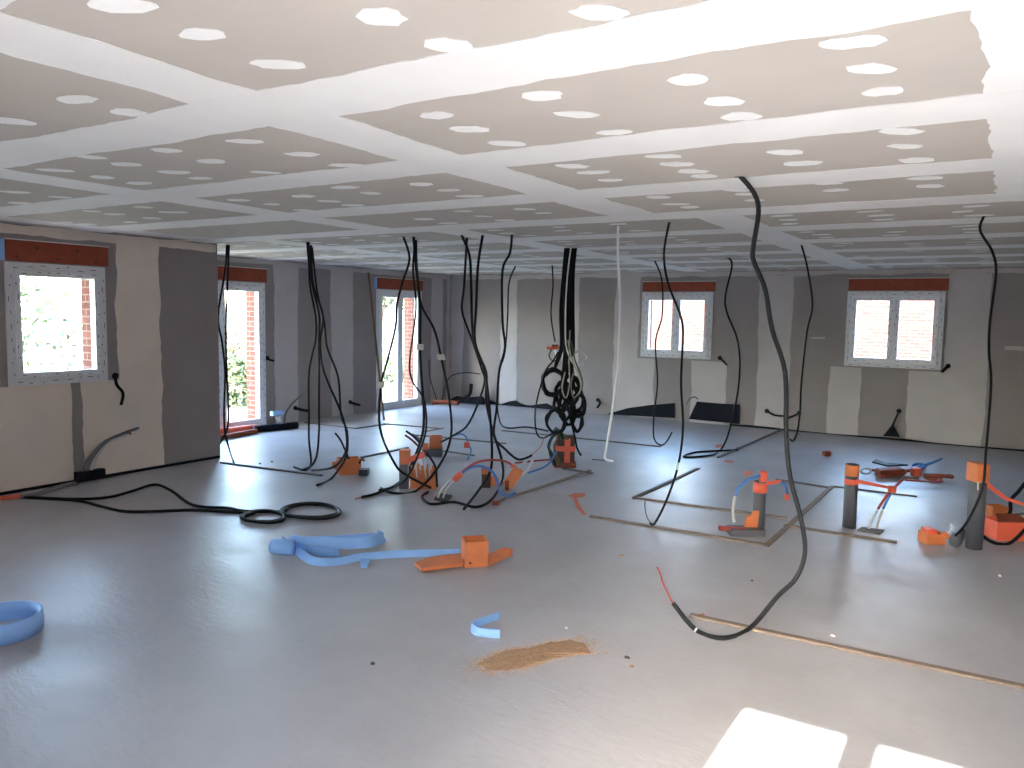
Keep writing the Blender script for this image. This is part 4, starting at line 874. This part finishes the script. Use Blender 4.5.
stub([(948,366),(945,369),(942,372)], Y=YB, label='black stub beside the lower right corner of the right back window', r=0.022)
stub([(767,411),(774,415),(784,416)], Y=YB, label='low black stub on the back wall left of the single hanging cable', r=0.015)
stub([(799,413),(795,415),(788,418)], Y=YB, label='low black stub on the back wall beside the single hanging cable', r=0.016)
stub([(899,411),(895,420),(889,433)], Y=YB, label='dark cable coming out low under the right back window', r=0.014)
tag(MB().prism([wy(883, 436, YB-.03), wy(900, 437, YB-.03), wy(893, 424, YB-.03)], (0, -1, 0), 0.02).build('membrane_flap', 'membrane'), 'pointed black membrane scrap under the right back window', 'membrane')
tag(MB().tube([fl(683, 417, .01), wy(688, 401, YB-.1), wy(694, 397, YB-.12), wy(698, 399, YB-.12)], 0.012, 7, 5).build('wall_conduit', 'grey_tube', None, True), 'grey tube rising between the two dark membrane flaps', 'conduit')
tag(MB().tube([fl(284, 424, .01), wx(286, 413, XF+.12), wx(293, 403, XF+.14), wx(303, 394, XF+.2)], 0.013, 7, 5).build('wall_conduit', 'grey_tube', None, True), 'thin grey tube curving up before the set-back wall', 'conduit')
g_ = empty('capped_tube', fl(277, 425), 'pale tube with a light blue cap beside the half-hidden glazed door', 'conduit')
adopt(MB().tube([fl(280, 424, 0.01), wx(278, 416, XF+.12)], 0.045, 9, 1).build('tube', 'white_tube', None, True), g_)
adopt(MB().obox(wx(277, 413, XF+.13), Vector((0.04, 0, 0)), Vector((0, 0.11, 0)), Vector((0, 0, 0.035))).build('cap', 'blue_foam', None, False, 0.012), g_)
# tubes lying at the foot of the half-hidden glazed door
def along(p, q, r, m, name, label):
    a, b = fl(*p, r), fl(*q, r); a.x = max(a.x, XF+0.06+r); b.x = max(b.x, XF+0.06+r)
    tag(MB().tube([a, (a+b)/2+Vector((0.01, 0, 0)), b], r, 9, 3).build(name, m, None, True), label, 'tube')
along((216, 432), (257, 427), 0.045, 'red_orange', 'floor_tube', 'orange red tube at the foot of the half-hidden glazed door')
along((218, 438), (256, 431), 0.035, 'rust', 'floor_tube', 'darker rust tube in front of the orange red tube')
along((254, 429), (297, 425), 0.05, 'membrane', 'floor_tube', 'black tube continuing from the orange red tube along the set-back wall')
# leaning pole
a = wx(368.5, 273, XF+0.06); b = fl(384, 420)
tag(MB().tube([a, (a*0.5+b*0.5), b], 0.018, 8, 2).build('leaning_pole', 'wood_pole', None, True), 'brown wooden pole leaning left of the far left glazed door', 'pole')

# ------------------------------------------------------------------ crumbs on the floor
for i, (x, y, s, m_, lb_) in enumerate(((622,556,0.02,'sand','brown crumb of earth left of the foreground cable'),(575,513,0.010,'crumb','white crumb on the floor left of the paint arrow'),(476,521,0.010,'crumb','white crumb behind the orange open-topped box'),(578,555,0.008,'crumb','tiny white crumb right of the orange open-topped box'),(833,636,0.016,'crumb','white crumb behind the foreground batten'),(999,576,0.016,'crumb','white crumb on the floor below the right edge boxes'),(373,664,0.016,'debris','small dark scrap on the open left foreground'),(627,658,0.02,'debris','small dark splinter right of the sand'),(632,667,0.014,'sand','pale splinter lying beside the dark one'),(752,581,0.012,'debris','dark scrap inside the foreground cable loop'),(566,628,0.012,'crumb','white crumb above the sand spill'),(414,509,0.012,'crumb','white crumb in front of the tallest orange box'),(272,462,0.02,'debris','dark scrap left of the four bunched cables'),(260,464,0.02,'debris','second dark scrap, further left of the four bunched cables'))):
    mb = MB(); c_ = fl(x, y); n = 6; base = []
    pts = [c_+Vector((math.cos(k*1.05)*s*rng.uniform(.6, 1.1), math.sin(k*1.05)*s*rng.uniform(.5, .9), 0.0)) for k in range(n)]
    k0 = len(mb.v); mb.v += [tuple(p) for p in pts] + [tuple(c_.lerp(p, 0.55)+Vector((0, 0, s*rng.uniform(.4, .8)))) for p in pts]
    mb.f += [tuple(range(n-1, -1, -1)), tuple(range(n, 2*n))] + [(k, (k+1) % n, n+(k+1) % n, n+k) for k in range(n)]
    tag(mb.build('floor_crumb', m_), lb_, 'debris', 'crumbs on the floor')
